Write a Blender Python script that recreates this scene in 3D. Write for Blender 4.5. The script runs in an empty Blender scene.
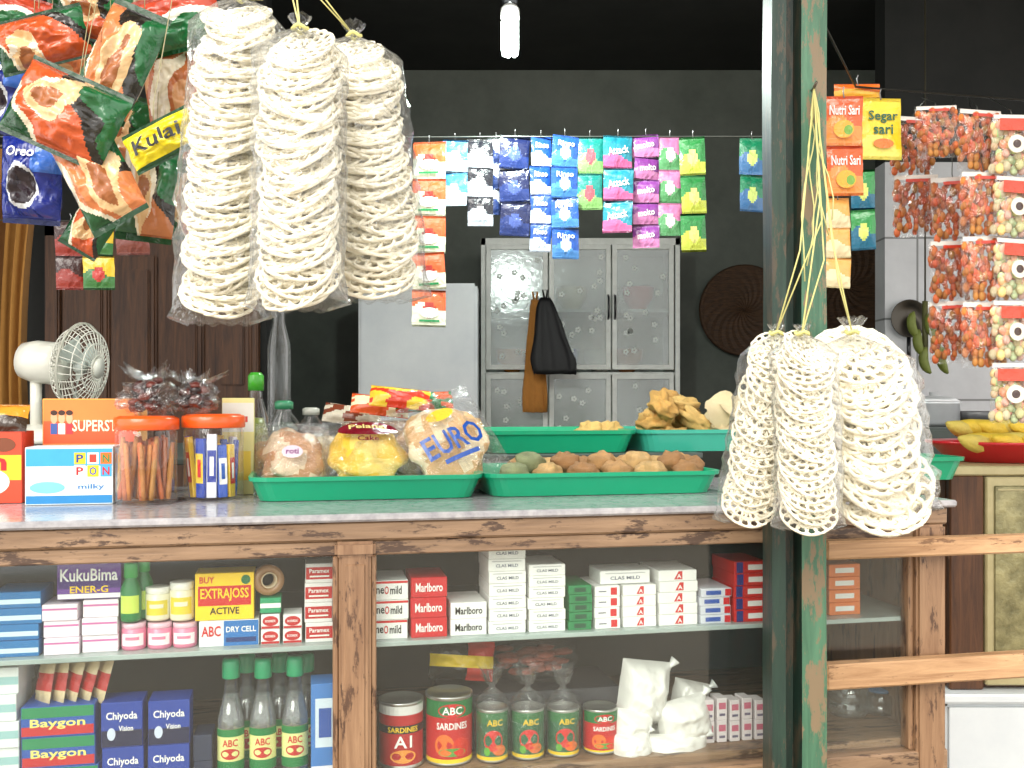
import bpy, bmesh, math, random
from mathutils import Vector, Matrix, noise
from math import sin, cos, pi, radians
R=random.Random(11)
SC=bpy.context.scene; COL=SC.collection
SC.view_settings.view_transform='Standard'
F=1000.0; ZC=1.2; HZ=400.0
TT=.21; TH=math.atan(TT); CT=cos(TH)
def wx(px,y): return (px-512)/F*y
def wz(py,y): return ZC-(py-HZ)/F*y
def cy(px,v): return (1.42+v/CT)/(1-(px-512)/F*TT)
T=Matrix.Translation
def RX(a): return Matrix.Rotation(radians(a),4,'X')
def RY(a): return Matrix.Rotation(radians(a),4,'Y')
def RZ(a): return Matrix.Rotation(radians(a),4,'Z')
MC=T((0,1.42,0))@Matrix.Rotation(TH,4,'Z'); MCI=MC.inverted()
def cu(px,v):
    y=cy(px,v); return (MCI@Vector((wx(px,y),y,0))).x
def vof(px,py,z=1.044):
    y=(ZC-z)*F/(py-HZ); return (y*(1-(px-512)/F*TT)-1.42)*CT
def cz(px,py,v): return wz(py,cy(px,v))
def CM(px,v,z,rot=0): return MC@T((cu(px,v),v,z))@RZ(rot)
def lin(x):
    x/=255.0
    return x/12.92 if x<=.04045 else ((x+.055)/1.055)**2.4
def c(r,g,b): return (lin(r),lin(g),lin(b))
WHITE=c(240,240,236);BLACK=c(18,18,20);RED=c(205,28,32);BLUE=c(25,85,175);NAVY=c(20,35,110);GREEN=c(15,130,70)
YEL=c(245,205,30);ORG=c(240,110,25);LBLUE=c(70,160,215)
# ---------------------------------------------------------------- materials
def base(name):
    m=bpy.data.materials.new(name); m.use_nodes=True; nt=m.node_tree
    return m,nt,nt.nodes['Principled BSDF'],nt.nodes['Material Output']
def N(nt,t,**k):
    n=nt.nodes.new(t)
    for a,b in k.items():
        if a.startswith('i_'):
            n.inputs[a[2:].replace('_',' ')].default_value=b
        else: setattr(n,a,b)
    return n
def printed(name,rough=.45,bump=0,bscale=60,metal=0,coat=0,var=.10,dist=.004):
    m,nt,p,o=base(name); L=nt.links.new
    at=N(nt,'ShaderNodeAttribute',attribute_name='Col'); tc=N(nt,'ShaderNodeTexCoord')
    nz=N(nt,'ShaderNodeTexNoise',i_Scale=45.0,i_Detail=3.0); L(tc.outputs['Object'],nz.inputs['Vector'])
    mr=N(nt,'ShaderNodeMapRange'); mr.inputs['To Min'].default_value=1-var; mr.inputs['To Max'].default_value=1+var
    L(nz.outputs['Fac'],mr.inputs['Value'])
    vm=N(nt,'ShaderNodeVectorMath',operation='SCALE'); L(at.outputs['Color'],vm.inputs[0]); L(mr.outputs['Result'],vm.inputs['Scale'])
    L(vm.outputs[0],p.inputs['Base Color']); p.inputs['Roughness'].default_value=rough; p.inputs['Metallic'].default_value=metal
    p.inputs['Coat Weight'].default_value=coat
    if bump:
        n2=N(nt,'ShaderNodeTexNoise',i_Scale=float(bscale),i_Detail=3.0,i_Distortion=.6); L(tc.outputs['Object'],n2.inputs['Vector'])
        b=N(nt,'ShaderNodeBump',i_Strength=float(bump),i_Distance=dist); L(n2.outputs['Fac'],b.inputs['Height']); L(b.outputs['Normal'],p.inputs['Normal'])
    return m
PAPER=printed('printed_card',.5); FILM=printed('printed_film',.22,.8,48,coat=.4,dist=.006); PLAS=printed('coloured_plastic',.3,coat=.3,var=.05)
FOOD=printed('food_surface',.55,.6,150,var=.25); CRK=printed('cracker_surface',.7,.2,300,var=.05); CLOTH=printed('cloth',.9,.3,300,var=.15)
METAL=printed('metal',.3,metal=.9,var=.06); POTM=printed('spun_aluminium',.3,metal=.35,var=.08); FIBRE=printed('string_fibre',.6,.2,300)
def clear(name,lo,hi,milk,rough,bump,bscale,tint=(1,1,1)):
    m,nt,p,o=base(name); nt.nodes.remove(p); L=nt.links.new
    tr=N(nt,'ShaderNodeBsdfTransparent'); tr.inputs[0].default_value=(*tint,1)
    gl=N(nt,'ShaderNodeBsdfGlossy'); gl.inputs['Roughness'].default_value=rough
    df=N(nt,'ShaderNodeBsdfDiffuse'); df.inputs[0].default_value=(.85,.87,.87,1)
    lw=N(nt,'ShaderNodeLayerWeight',i_Blend=.3); tc=N(nt,'ShaderNodeTexCoord')
    nz=N(nt,'ShaderNodeTexNoise',i_Scale=float(bscale),i_Detail=3.0,i_Distortion=1.2); L(tc.outputs['Object'],nz.inputs['Vector'])
    if bump:
        b=N(nt,'ShaderNodeBump',i_Strength=bump,i_Distance=.008); L(nz.outputs['Fac'],b.inputs['Height'])
        L(b.outputs[0],gl.inputs['Normal']); L(b.outputs[0],lw.inputs['Normal']); L(b.outputs[0],df.inputs['Normal'])
    mr=N(nt,'ShaderNodeMapRange'); mr.inputs['To Min'].default_value=lo; mr.inputs['To Max'].default_value=hi; L(lw.outputs['Facing'],mr.inputs['Value'])
    m1=N(nt,'ShaderNodeMixShader'); m1.inputs[0].default_value=milk; L(gl.outputs[0],m1.inputs[1]); L(df.outputs[0],m1.inputs[2])
    m2=N(nt,'ShaderNodeMixShader'); L(mr.outputs[0],m2.inputs[0]); L(tr.outputs[0],m2.inputs[1]); L(m1.outputs[0],m2.inputs[2]); L(m2.outputs[0],o.inputs[0])
    return m
BAG=clear('clear_bag_film',.05,.62,.2,.1,1.0,42); BAGT=clear('thin_bag_film',.05,.5,.12,.1,1.0,55); JARC=clear('clear_jar_plastic',.04,.5,.15,.08,.15,20)
PANE=clear('counter_glass',.05,.32,.12,.05,.0,5,(.97,.99,.98)); LIQ=clear('clear_liquid',.25,.75,.3,.1,0,5,(.9,.95,.93))
FROST=clear('figured_glass',.30,.5,.72,.15,.1,30,(.85,.9,.88))
def wood(name,c1,c2,c3=None,rough=.5,axis='X',chip=.0,scale=8):
    m,nt,p,o=base(name); L=nt.links.new; tc=N(nt,'ShaderNodeTexCoord'); mp=N(nt,'ShaderNodeMapping')
    s=[scale*4]*3; s['XYZ'.index(axis)]=scale*.35; mp.inputs['Scale'].default_value=s; L(tc.outputs['Object'],mp.inputs['Vector'])
    nz=N(nt,'ShaderNodeTexNoise',i_Scale=2.0,i_Detail=7.0,i_Roughness=.65,i_Distortion=.6); L(mp.outputs[0],nz.inputs['Vector'])
    cr=N(nt,'ShaderNodeValToRGB'); cr.color_ramp.elements[0].position=.32; cr.color_ramp.elements[1].position=.68
    cr.color_ramp.elements[0].color=(*c1,1); cr.color_ramp.elements[1].color=(*c2,1); L(nz.outputs['Fac'],cr.inputs[0])
    out=cr.outputs[0]
    if c3:
        mp2=N(nt,'ShaderNodeMapping'); s=[16]*3; s['XYZ'.index(axis)]=4; mp2.inputs['Scale'].default_value=s; L(tc.outputs['Object'],mp2.inputs['Vector'])
        n2=N(nt,'ShaderNodeTexNoise',i_Scale=3.0,i_Detail=9.0,i_Roughness=.75); L(mp2.outputs[0],n2.inputs['Vector'])
        r2=N(nt,'ShaderNodeValToRGB'); r2.color_ramp.elements[0].position=.62-chip; r2.color_ramp.elements[1].position=.66-chip; L(n2.outputs['Fac'],r2.inputs[0])
        mx=N(nt,'ShaderNodeMixRGB'); L(r2.outputs[0],mx.inputs[0]); L(out,mx.inputs[1]); mx.inputs[2].default_value=(*c3,1); out=mx.outputs[0]
    L(out,p.inputs['Base Color']); p.inputs['Roughness'].default_value=rough
    b=N(nt,'ShaderNodeBump',i_Strength=.35,i_Distance=.003); L(nz.outputs['Fac'],b.inputs['Height']); L(b.outputs[0],p.inputs['Normal'])
    return m
WFR=wood('counter_wood_x',c(118,92,70),c(160,130,102),c(78,58,46),.35,'X',.09); WFZ=wood('counter_wood_z',c(122,90,66),c(160,126,96),c(84,60,46),.35,'Z',.08)
WRAIL=wood('rail_wood',c(156,116,80),c(206,164,122),c(120,86,58),.5,'X',.03); WDARK=wood('dark_door_wood',c(56,32,18),c(100,62,34),None,.5,'Z')
GPOST=wood('chipped_green_paint',c(48,84,64),c(80,122,94),c(122,104,80),.4,'Z',.12); GDARK=wood('darker_green_faces',c(20,38,32),c(34,58,46),c(70,62,48),.45,'Z',.10)  # second, darker green covers the post's left side, left strip and groove
BAMB=wood('woven_bamboo',c(46,30,18),c(96,66,40),None,.7,'X',0,30)
def plain(name,c1,c2,scale=6,rough=.8,bump=.15,brick=None,metal=0):
    m,nt,p,o=base(name); L=nt.links.new; tc=N(nt,'ShaderNodeTexCoord')
    nz=N(nt,'ShaderNodeTexNoise',i_Scale=float(scale),i_Detail=6.0,i_Roughness=.65); L(tc.outputs['Object'],nz.inputs['Vector'])
    cr=N(nt,'ShaderNodeValToRGB'); cr.color_ramp.elements[0].position=.3; cr.color_ramp.elements[1].position=.7
    cr.color_ramp.elements[0].color=(*c1,1); cr.color_ramp.elements[1].color=(*c2,1); L(nz.outputs['Fac'],cr.inputs[0]); out=cr.outputs[0]
    if brick:
        mp=N(nt,'ShaderNodeMapping'); mp.inputs['Rotation'].default_value=(pi/2,0,0); L(tc.outputs['Object'],mp.inputs['Vector'])
        bt=N(nt,'ShaderNodeTexBrick',offset=0.0); bt.inputs['Scale'].default_value=1; bt.inputs['Brick Width'].default_value=brick; bt.inputs['Row Height'].default_value=brick
        bt.inputs['Mortar Size'].default_value=.004; bt.inputs['Mortar'].default_value=(.2,.2,.2,1); L(mp.outputs[0],bt.inputs['Vector']); L(out,bt.inputs['Color1']); L(out,bt.inputs['Color2']); out=bt.outputs['Color']
    L(out,p.inputs['Base Color']); p.inputs['Roughness'].default_value=rough; p.inputs['Metallic'].default_value=metal
    if bump:
        b=N(nt,'ShaderNodeBump',i_Strength=bump,i_Distance=.01); L(nz.outputs['Fac'],b.inputs['Height']); L(b.outputs[0],p.inputs['Normal'])
    return m
MWALL=plain('plaster_wall',c(88,94,86),c(114,118,110),3); MTILE=plain('tiled_wall',c(185,185,188),c(208,208,210),4,.35,.02,brick=.3)
MCEIL=plain('dark_ceiling_wall',c(22,24,22),c(36,36,34),5); MFLOOR=plain('cement_floor',c(70,68,64),c(98,94,88),8); MGROUND=plain('yard_ground',c(130,118,100),c(160,146,126),6)  # near-black ceiling tone, also on the partition and above the tiles
MTOP=plain('speckled_laminate',c(140,138,142),c(186,182,184),55,.16,.02); MPANEL=plain('grey_panel',c(58,66,62),c(80,88,84),4,.5)
MGOLD=plain('gold_figured_glass',c(96,92,64),c(170,162,118),22,.15,.25,metal=.35); MGFR=plain('gold_beige_frame',c(158,146,106),c(196,184,140),8,.35,.05,metal=.2)
MWHITE=plain('white_enamel',c(214,220,224),c(236,240,240),3,.25,.02)
MALU=plain('aluminium',c(200,202,196),c(224,226,220),20,.4,.02); MSHELF=plain('frosted_shelf',c(150,165,160),c(175,188,184),12,.2,0)
def emis(name,col,st):
    m,nt,p,o=base(name); p.inputs['Base Color'].default_value=(1,1,1,1); p.inputs['Emission Color'].default_value=(*col,1); p.inputs['Emission Strength'].default_value=st; return m
MBULB=emis('lit_bulb',(.8,1,.9),18)
# ---------------------------------------------------------------- mesh builder
TXT={}
def textgeo(s):
    if s not in TXT:
        cu_=bpy.data.curves.new('t','FONT'); cu_.body=s; cu_.size=1; cu_.resolution_u=2; cu_.offset=.018
        ob=bpy.data.objects.new('t',cu_); COL.objects.link(ob); dg=bpy.context.evaluated_depsgraph_get()
        me=bpy.data.meshes.new_from_object(ob.evaluated_get(dg))
        vs=[v.co.copy() for v in me.vertices]; fs=[tuple(p.vertices) for p in me.polygons]
        bpy.data.objects.remove(ob); bpy.data.curves.remove(cu_); bpy.data.meshes.remove(me)
        x0=min(v.x for v in vs);x1=max(v.x for v in vs);y0=min(v.y for v in vs);y1=max(v.y for v in vs)
        TXT[s]=([((v.x-x0)/(x1-x0)-.5,(v.y-y0)/(y1-y0)-.5) for v in vs],fs)
    return TXT[s]
def flat(yf): return lambda x,z,o:(x,yf-o,z)
def cylw(r): return lambda x,z,o:((r+o)*sin(x/r),-(r+o)*cos(x/r),z)
BOXC={}
class MB:
    def __init__(s): s.v=[];s.f=[];s.m=[];s.c=[];s.s=[];s.mats=[]
    def add(s,vs,fs,mat,col=(.8,.8,.8),smooth=False,M=None):
        b=len(s.v)
        s.v+= [tuple(M@Vector(v)) for v in vs] if M is not None else [tuple(v) for v in vs]
        if mat not in s.mats: s.mats.append(mat)
        mi=s.mats.index(mat); isl=isinstance(col,list)
        for i,f in enumerate(fs):
            s.f.append(tuple(b+k for k in f)); s.m.append(mi); s.c.append(col[i] if isl else col); s.s.append(smooth)
        return s
    def box(s,x0,x1,y0,y1,z0,z1,mat,col=(.8,.8,.8),bev=.001,M=None):
        k=(round(x1-x0,5),round(y1-y0,5),round(z1-z0,5),bev)
        if k not in BOXC:
            bm=bmesh.new(); bmesh.ops.create_cube(bm,size=1)
            for v in bm.verts: v.co=Vector((v.co.x*k[0],v.co.y*k[1],v.co.z*k[2]))
            if bev: bmesh.ops.bevel(bm,geom=list(bm.edges),offset=min(bev,min(k[:3])*.4),segments=1 if bev<.004 else 2,affect='EDGES')
            bm.verts.index_update(); BOXC[k]=([v.co.copy() for v in bm.verts],[tuple(v.index for v in f.verts) for f in bm.faces]); bm.free()
        vs,fs=BOXC[k]; o=Vector(((x0+x1)/2,(y0+y1)/2,(z0+z1)/2))
        return s.add([v+o for v in vs],fs,mat,col,False,M)
    def rings(s,rs,mat,col,smooth=True,closed=True,cap0=False,cap1=False,M=None,colf=None):
        n=len(rs[0]); vs=[p for r in rs for p in r]; fs=[];cs=[]
        for i in range(len(rs)-1):
            for j in range(n if closed else n-1):
                k=(j+1)%n; fs.append((i*n+j,i*n+k,(i+1)*n+k,(i+1)*n+j)); cs.append(colf(i,j) if colf else col)
        if cap0: fs.append(tuple(range(n))[::-1]); cs.append(colf(0,0) if colf else col)
        if cap1: fs.append(tuple((len(rs)-1)*n+j for j in range(n))); cs.append(colf(len(rs)-2,0) if colf else col)
        return s.add(vs,fs,mat,cs,smooth,M)
    def lathe(s,prof,seg,mat,col=(.8,.8,.8),smooth=True,cap0=True,cap1=True,M=None,rib=0,ribn=0,colf=None):
        rs=[[( (r*(1+(rib if ribn and j%2 else 0)))*cos(2*pi*j/seg),(r*(1+(rib if ribn and j%2 else 0)))*sin(2*pi*j/seg),z) for j in range(seg)] for r,z in prof]
        return s.rings(rs,mat,col,smooth,True,cap0,cap1,M,colf)
    def tube(s,pts,r,mat,col=(.8,.8,.8),sides=6,closed=False,M=None,flatn=1.0):
        pts=[Vector(p) for p in pts]; n=len(pts); rs=[]; pn=None
        for i,p in enumerate(pts):
            a=pts[(i-1)%n] if (closed or i>0) else p; b=pts[(i+1)%n] if (closed or i<n-1) else p
            t=(b-a)
            if t.length<1e-9: t=Vector((0,0,1))
            t.normalize()
            if pn is None: pn=t.orthogonal().normalized()
            pn=(pn-t*pn.dot(t))
            if pn.length<1e-6: pn=t.orthogonal()
            pn.normalize(); bn=t.cross(pn); rr=r[i] if isinstance(r,(list,tuple)) else r
            rs.append([p+(pn*cos(2*pi*j/sides)+bn*sin(2*pi*j/sides)*flatn)*rr for j in range(sides)])
        if closed: rs.append(rs[0])
        return s.rings(rs,mat,col,True,True,not closed,not closed,M)
    def ball(s,ctr,rad,mat,col,seg=12,rg=8,amp=0,fr=3,seed=0,M=None,colf=None):
        rs=[]
        for i in range(rg+1):
            th=pi*i/rg; row=[]
            for j in range(seg):
                ph=2*pi*j/seg; d=Vector((sin(th)*cos(ph),sin(th)*sin(ph),cos(th)))
                k=1+amp*noise.noise(d*fr+Vector((seed*7.3,seed*1.7,seed))) if amp else 1
                row.append((ctr[0]+d.x*rad[0]*k,ctr[1]+d.y*rad[1]*k,ctr[2]+d.z*rad[2]*k))
            rs.append(row)
        return s.rings(rs,mat,col,True,True,False,False,M,colf)
    def rect(s,x,z,w,h,col,wp,o=.0003,n=1,mat=None,sk=0):
        vs=[];fs=[]
        for i in range(n+1):
            xx=x-w/2+w*i/n; vs+= [wp(xx-sk*h/2,z-h/2,o),wp(xx+sk*h/2,z+h/2,o)]
        for i in range(n): fs.append((2*i,2*i+2,2*i+3,2*i+1))
        return s.add(vs,fs,mat or s.mats[0],col)
    def disc(s,x,z,rx,rz,col,wp,o=.0004,n=20,mat=None):
        vs=[wp(x,z,o)]+[wp(x+rx*cos(2*pi*i/n),z+rz*sin(2*pi*i/n),o) for i in range(n)]
        return s.add(vs,[(0,1+i,1+(i+1)%n) for i in range(n)],mat or s.mats[0],col)
    def poly(s,pts,col,wp,o=.0004,mat=None):
        return s.add([wp(x,z,o) for x,z in pts],[tuple(range(len(pts)))],mat or s.mats[0],col)
    def text(s,t,x,z,w,h,col,wp,o=.0007,mat=None,rot=0):
        vs,fs=textgeo(t); a=radians(rot)
        return s.add([wp(x+vx*w*cos(a)-vz*h*sin(a),z+vx*w*sin(a)+vz*h*cos(a),o) for vx,vz in vs],fs,mat or s.mats[0],col)
    def mesh(s,name):
        me=bpy.data.meshes.new(name); me.from_pydata(s.v,[],s.f)
        for m in s.mats: me.materials.append(m)
        me.polygons.foreach_set('material_index',s.m); me.polygons.foreach_set('use_smooth',s.s)
        at=me.color_attributes.new('Col','FLOAT_COLOR','CORNER'); buf=[]
        for f,cc in zip(s.f,s.c): buf+= [cc[0],cc[1],cc[2],1.0]*len(f)
        at.data.foreach_set('color',buf); me.update(); return me
    def thing(s,name,M,label,cat,group=None):
        o=bpy.data.objects.new(name,s.mesh(name)); COL.objects.link(o); o.matrix_world=M; tag(o,label,cat,group); return o
    def part(s,name,parent,M=None,label=None):
        o=bpy.data.objects.new(name,s.mesh(name)); COL.objects.link(o); o.parent=parent
        if M is not None: o.matrix_basis=M
        if label: o['label']=label
        return o
    def struct(s,name,M=Matrix()):
        o=bpy.data.objects.new(name,s.mesh(name)); COL.objects.link(o); o.matrix_world=M; o['kind']='structure'; return o
def tag(o,label,cat,group=None):
    o['label']=label; o['category']=cat
    if group: o['group']=group
def empty(name,M,label,cat,group=None):
    o=bpy.data.objects.new(name,None); COL.objects.link(o); o.matrix_world=M; o.empty_display_size=.02; tag(o,label,cat,group); return o
def rrect(hw,hd,r,n=4):
    r=min(r,hw*.98,hd*.98); out=[]
    for cx,cy_,a0 in((hw-r,hd-r,0),(-hw+r,hd-r,90),(-hw+r,-hd+r,180),(hw-r,-hd+r,270)):
        for i in range(n+1):
            a=radians(a0+90*i/n); out.append((cx+r*cos(a),cy_+r*sin(a)))
    return out
# ---------------------------------------------------------------- room
def structbox(name,x0,x1,y0,y1,z0,z1,mat):
    return MB().box(x0,x1,y0,y1,z0,z1,mat,bev=0).struct(name)
structbox('floor',-2.7,2.6,1.2,4.9,-.1,0,MFLOOR)
structbox('floor_outside',-6,6,-5,1.2,-.1,-.001,MGROUND)
structbox('ceiling',-2.7,2.6,.9,4.9,2.75,2.85,MCEIL)
structbox('wall_back',-2.7,2.6,4.7,4.8,0,2.75,MWALL)
structbox('wall_left',-2.7,-2.6,1.9,4.7,0,2.75,MWALL)
m=MB(); m.box(2.5,2.6,3.6,4.7,0,2.75,MWALL,bev=0); m.box(2.5,2.6,1.9,3.6,0,.7,MWALL,bev=0); m.box(2.5,2.6,1.9,3.6,2.35,2.75,MWALL,bev=0); m.struct('wall_right')  # unseen wall, with a gap added so sky light enters the room
m=MB(); m.box(2.49,2.61,1.9,1.95,.7,2.35,WRAIL,bev=0);m.box(2.49,2.61,3.55,3.6,.7,2.35,WRAIL,bev=0);m.box(2.49,2.61,1.95,3.55,.7,.74,WRAIL,bev=0);m.box(2.49,2.61,1.95,3.55,2.31,2.35,WRAIL,bev=0);m.struct('added_light_opening_1')  # frame of the added, unseen opening that brightens the tiled wall
structbox('wall_tiled',1.38,2.5,3.7,3.8,0,2.08,MTILE)
structbox('wall_tiled_upper',1.38,2.5,3.7,3.8,2.08,2.75,MCEIL)
structbox('wall_partition',-2.6,-.86,3.5,3.58,0,2.75,MCEIL)
mb=MB(); x0,x1=-1.56,-.88
mb.box(x0,x1,3.46,3.5,0,1.76,WDARK,bev=.004)
for i in range(4):
    a=x0+.03+i*.163
    mb.box(a+.015,a+.14,3.445,3.462,1.2,1.70,WDARK,bev=.01); mb.box(a+.035,a+.12,3.435,3.447,1.25,1.65,WDARK,bev=.01)
    mb.box(a+.015,a+.14,3.445,3.462,.2,1.12,WDARK,bev=.01)
mb.box(x0-.05,x0,3.44,3.5,0,1.82,WDARK,bev=.006); mb.box(x0-.05,x1,3.44,3.5,1.76,1.82,WDARK,bev=.006)
mb.struct('door_1')
# ---------------------------------------------------------------- display counter (local frame u,v,z)
U0=-.95; U1=cu(948,0); ZT=1.044; ZS=.858; ZB=.666
ctr=empty('display_counter',MC,'brown wooden glass-fronted display counter with scuffed frame','counter')
def cpart(name,*a,mat=WFR,bev=.003,label=None):
    return MB().box(*a,mat,bev=bev).part(name,ctr,label=label)
cpart('rail',U0,U1,0,.035,1.006,1.033); cpart('rail',U0,U1,-.002,.033,.618,.655)
def cpost(p1,p2,cap=True):
    a,b=cu(p1,0),cu(p2,0); m=MB().box(a,b,-.004,.04,0,1.006,WFZ,bev=.004)
    if cap:
        m.box(a-.006,b+.006,-.009,.04,.985,1.006,WFZ,bev=.004); m.box(a+.008,b-.008,-.0065,.0,.66,.975,WFZ,bev=.002)
    m.part('post',ctr)
cpost(339,371); cpost(778,806); cpost(916,945,False)
MB().box(U0,U0+.04,0,.04,0,1.006,WFZ,bev=.004).part('post',ctr)
for a,b in((U0+.04,cu(339,0)),(cu(371,0),cu(778,0)),(cu(806,0),cu(916,0))):
    m=MB(); m.box(a,b,.006,.03,.985,1.006,WFR,bev=.002); m.box(a,a+.008,.006,.03,.655,.985,WFZ,bev=.002); m.box(b-.008,b,.006,.03,.655,.985,WFZ,bev=.002); m.part('moulding',ctr)
    MB().box(a+.006,b-.006,.016,.019,.65,.99,PANE,bev=0).part('glass_pane',ctr,label='clear dusty glass pane')
cpart('middle_shelf',U0+.02,U1-.02,.03,.44,.851,ZS,mat=MSHELF,bev=.001,label='pale glass shelf')
cpart('bottom_shelf',U0+.02,U1-.02,.03,.47,.65,ZB)
cpart('back_panel',U0+.02,U1-.02,.47,.48,.62,1.02,mat=MPANEL); cpart('side_panel',U0,U0+.015,.04,.48,0,1.033,mat=WFZ); cpart('side_panel',U1-.015,U1,.04,.48,0,1.033,mat=WFZ)
cpart('lower_panel',U0+.02,U1-.02,.005,.02,.02,.62,mat=WFR)
MB().box(U0-.01,U1+.012,-.008,.5,1.033,ZT,MTOP,bev=.003).thing('countertop',MC,'grey speckled laminate countertop with worn front edge','countertop')
ZT2=1.094
tb=empty('side_table',MC,'plain dark table standing behind the counter','table')
MB().box(-1.25,.50,.505,1.2,ZT2-.012,ZT2,MPANEL,bev=.002).part('table_top',tb)
for a in(-1.2,.44):
    for b in(.56,1.15): MB().box(a-.025,a+.025,b-.025,b+.025,0,ZT2-.012,WFZ).part('leg',tb)
# ---------------------------------------------------------------- green post, rails, beam
mb=MB(); xa=.364
prof=[(xa,1.452),(xa,1.40),(xa+.020,1.40),(xa+.022,1.43),(xa+.038,1.43),(xa+.040,1.395),(xa+.075,1.395),(xa+.075,1.452)]
zs=[0+i*.0916 for i in range(31)]
rs=[[(x+.002*noise.noise(Vector((i*.7,z*4,0))),y+.0015*noise.noise(Vector((i*.9,z*9,5))),z) for i,(x,y) in enumerate(prof)] for z in zs]
mb.rings(rs,GPOST,(.8,.8,.8),False,True,True,True)
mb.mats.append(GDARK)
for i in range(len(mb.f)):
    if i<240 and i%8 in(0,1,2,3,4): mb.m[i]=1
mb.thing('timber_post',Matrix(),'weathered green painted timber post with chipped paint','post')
for za,zb in((.962,.990),(.768,.806)):
    MB().box(cu(826,-.03),cu(1110,-.03),-.034,-.008,za,zb,WRAIL,bev=.003).thing('wooden_rail',MC,'bare light wooden rail fixed across the side opening','rail','horizontal side rails')
MB().box(cu(1100,0),cu(1135,0),-.008,.035,0,2.7,WRAIL,bev=.004).thing('timber_post',MC,'bare light timber post carrying the rails','post')
MB().box(-1.9,1.5,1.11,1.17,1.97,2.03,WFR,bev=.004).thing('roof_beam',Matrix(),'brown wooden beam carrying the hanging goods','beam')
for bx in(-1.85,1.45): MB().box(bx-.03,bx+.03,1.11,1.17,2.03,2.75,WFZ,bev=.003).thing('beam_hanger',Matrix(),'short brown timber hanger between beam and ceiling','beam')
MB().tube([(-1.9,1.38,1.99),(.36,1.38,1.99)],.014,WRAIL,sides=10).thing('bamboo_pole',Matrix(),'thin pale bamboo pole holding the snack bags','pole')
# ---------------------------------------------------------------- back room furniture
def cab():
    y=4.25;X0,X1=wx(481,y),wx(680,y);e=empty('dish_cabinet',T(((X0+X1)/2,y,0)),'aluminium framed dish cabinet with figured glass doors','cabinet')
    w=(X1-X0)/2;zt=wz(238,y);zm=wz(372,y);d=.36
    m=MB(); m.box(-w,-w+.02,0,d,0,zt,MALU); m.box(w-.02,w,0,d,0,zt,MALU); m.box(-w,w,0,d,zt-.03,zt,MALU); m.box(-w,w,d-.01,d,0,zt,MALU)
    for z in(.1,.7,zm,zm+.27): m.box(-w+.02,w-.02,.02,d-.01,z-.014,z,MALU)
    m.part('body',e)
    for (za,zb) in((zm+.01,zt-.03),(.72,zm-.01)):
        for i in range(3):
            a=-w+.022+i*(2*w-.044)/3;b=a+(2*w-.044)/3-.006
            m=MB();t=.02
            m.box(a,a+t,-.012,.008,za,zb,MALU);m.box(b-t,b,-.012,.008,za,zb,MALU);m.box(a+t,b-t,-.012,.008,za,za+t,MALU);m.box(a+t,b-t,-.012,.008,zb-t,zb,MALU)
            dr=m.part('door',e)
            g=MB();g.box(a+t,b-t,-.004,.0,za+t,zb-t,FROST,bev=0)
            for k in range(16):
                gx=R.uniform(a+t+.02,b-t-.02);gz=R.uniform(za+t+.03,zb-t-.03)
                for q in range(5):
                    g.disc(gx+.008*cos(q*1.257),gz+.008*sin(q*1.257),.0055,.0055,c(205,210,204),flat(-.004),.0004,6,mat=PAPER)
            g.part('glass_pane',dr,label='figured glass pane with small flowers')
            hx=b-.011 if i==1 else a+.011
            if za>zm and i!=0: MB().tube([(hx,-.012,(za+zb)/2-.05),(hx,-.03,(za+zb)/2-.04),(hx,-.03,(za+zb)/2+.04),(hx,-.012,(za+zb)/2+.05)],.005,PLAS,BLACK).part('handle',dr,label='black handle')
    return X0,X1,zt,zm
X0,X1,zt,zm=cab()
for i,(bx,bz,col) in enumerate([(.0,zm,c(210,140,60)),(.22,zm,c(90,130,210)),(.5,zm,c(190,130,80)),(.02,zm+.27,c(90,170,130)),(.26,zm+.27,c(230,220,190)),(.55,zm+.27,c(210,60,50)),(.38,zm,c(230,230,220))]):
    m=MB();m.lathe([(.03,0),(.065,.05),(.07,.10),(.066,.10),(.06,.05),(.02,.008)],20,PLAS,col);m.thing('bowl',T((bx,4.36,bz+.001)),'ceramic bowl kept on the cabinet shelf','bowl','bowls in the cabinet')
y=4.05;a,b=wx(358,y),wx(481,y)-.015;e=empty('refrigerator',T((0,y,0)),'old white refrigerator with plain doors','refrigerator')
zf=wz(283,y)
MB().box(a,b,.06,.5,.04,zf,MWHITE,bev=.012).part('body',e);MB().box(a,b,0,.055,.3,zf,MWHITE,bev=.012).part('door',e);MB().box(a,b,0,.055,.05,.29,MWHITE,bev=.012).part('door',e)
MB().tube([(a+.03,0,1.02),(a+.03,-.03,1.03),(a+.03,-.03,1.14),(a+.03,0,1.15)],.008,PLAS,c(200,200,200)).part('handle',e)
for sx in(a+.05,b-.05):
    for sy in(.1,.45): MB().lathe([(.02,0),(.02,.042)],12,PLAS,BLACK,M=T((sx,sy,0))).part('foot',e)
def tampah(px,py,rpx,y,yw,col):
    r=rpx/F*y; m=MB();rs=[]
    for i in range(9):
        q=r*i/8;rs.append([(max(q,.001)*cos(2*pi*j/40),-.012-.02*(i/8)**2+.003*((i+j)%2),max(q,.001)*sin(2*pi*j/40)) for j in range(40)])
    m.rings(rs,BAMB,col,False)
    e=empty('winnowing_tray',T((wx(px,y),yw,wz(py,y))),'round woven bamboo winnowing tray hung on the wall','tray','woven trays on the wall')
    m.part('woven_disc',e);MB().tube([(r*cos(2*pi*j/40),-.02,r*sin(2*pi*j/40)) for j in range(40)],.012,BAMB,col,6,True).part('rim',e)
tampah(748,309,44,4.6,4.686,c(60,40,28)); tampah(856,282,50,4.55,4.686,c(100,75,45))
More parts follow.
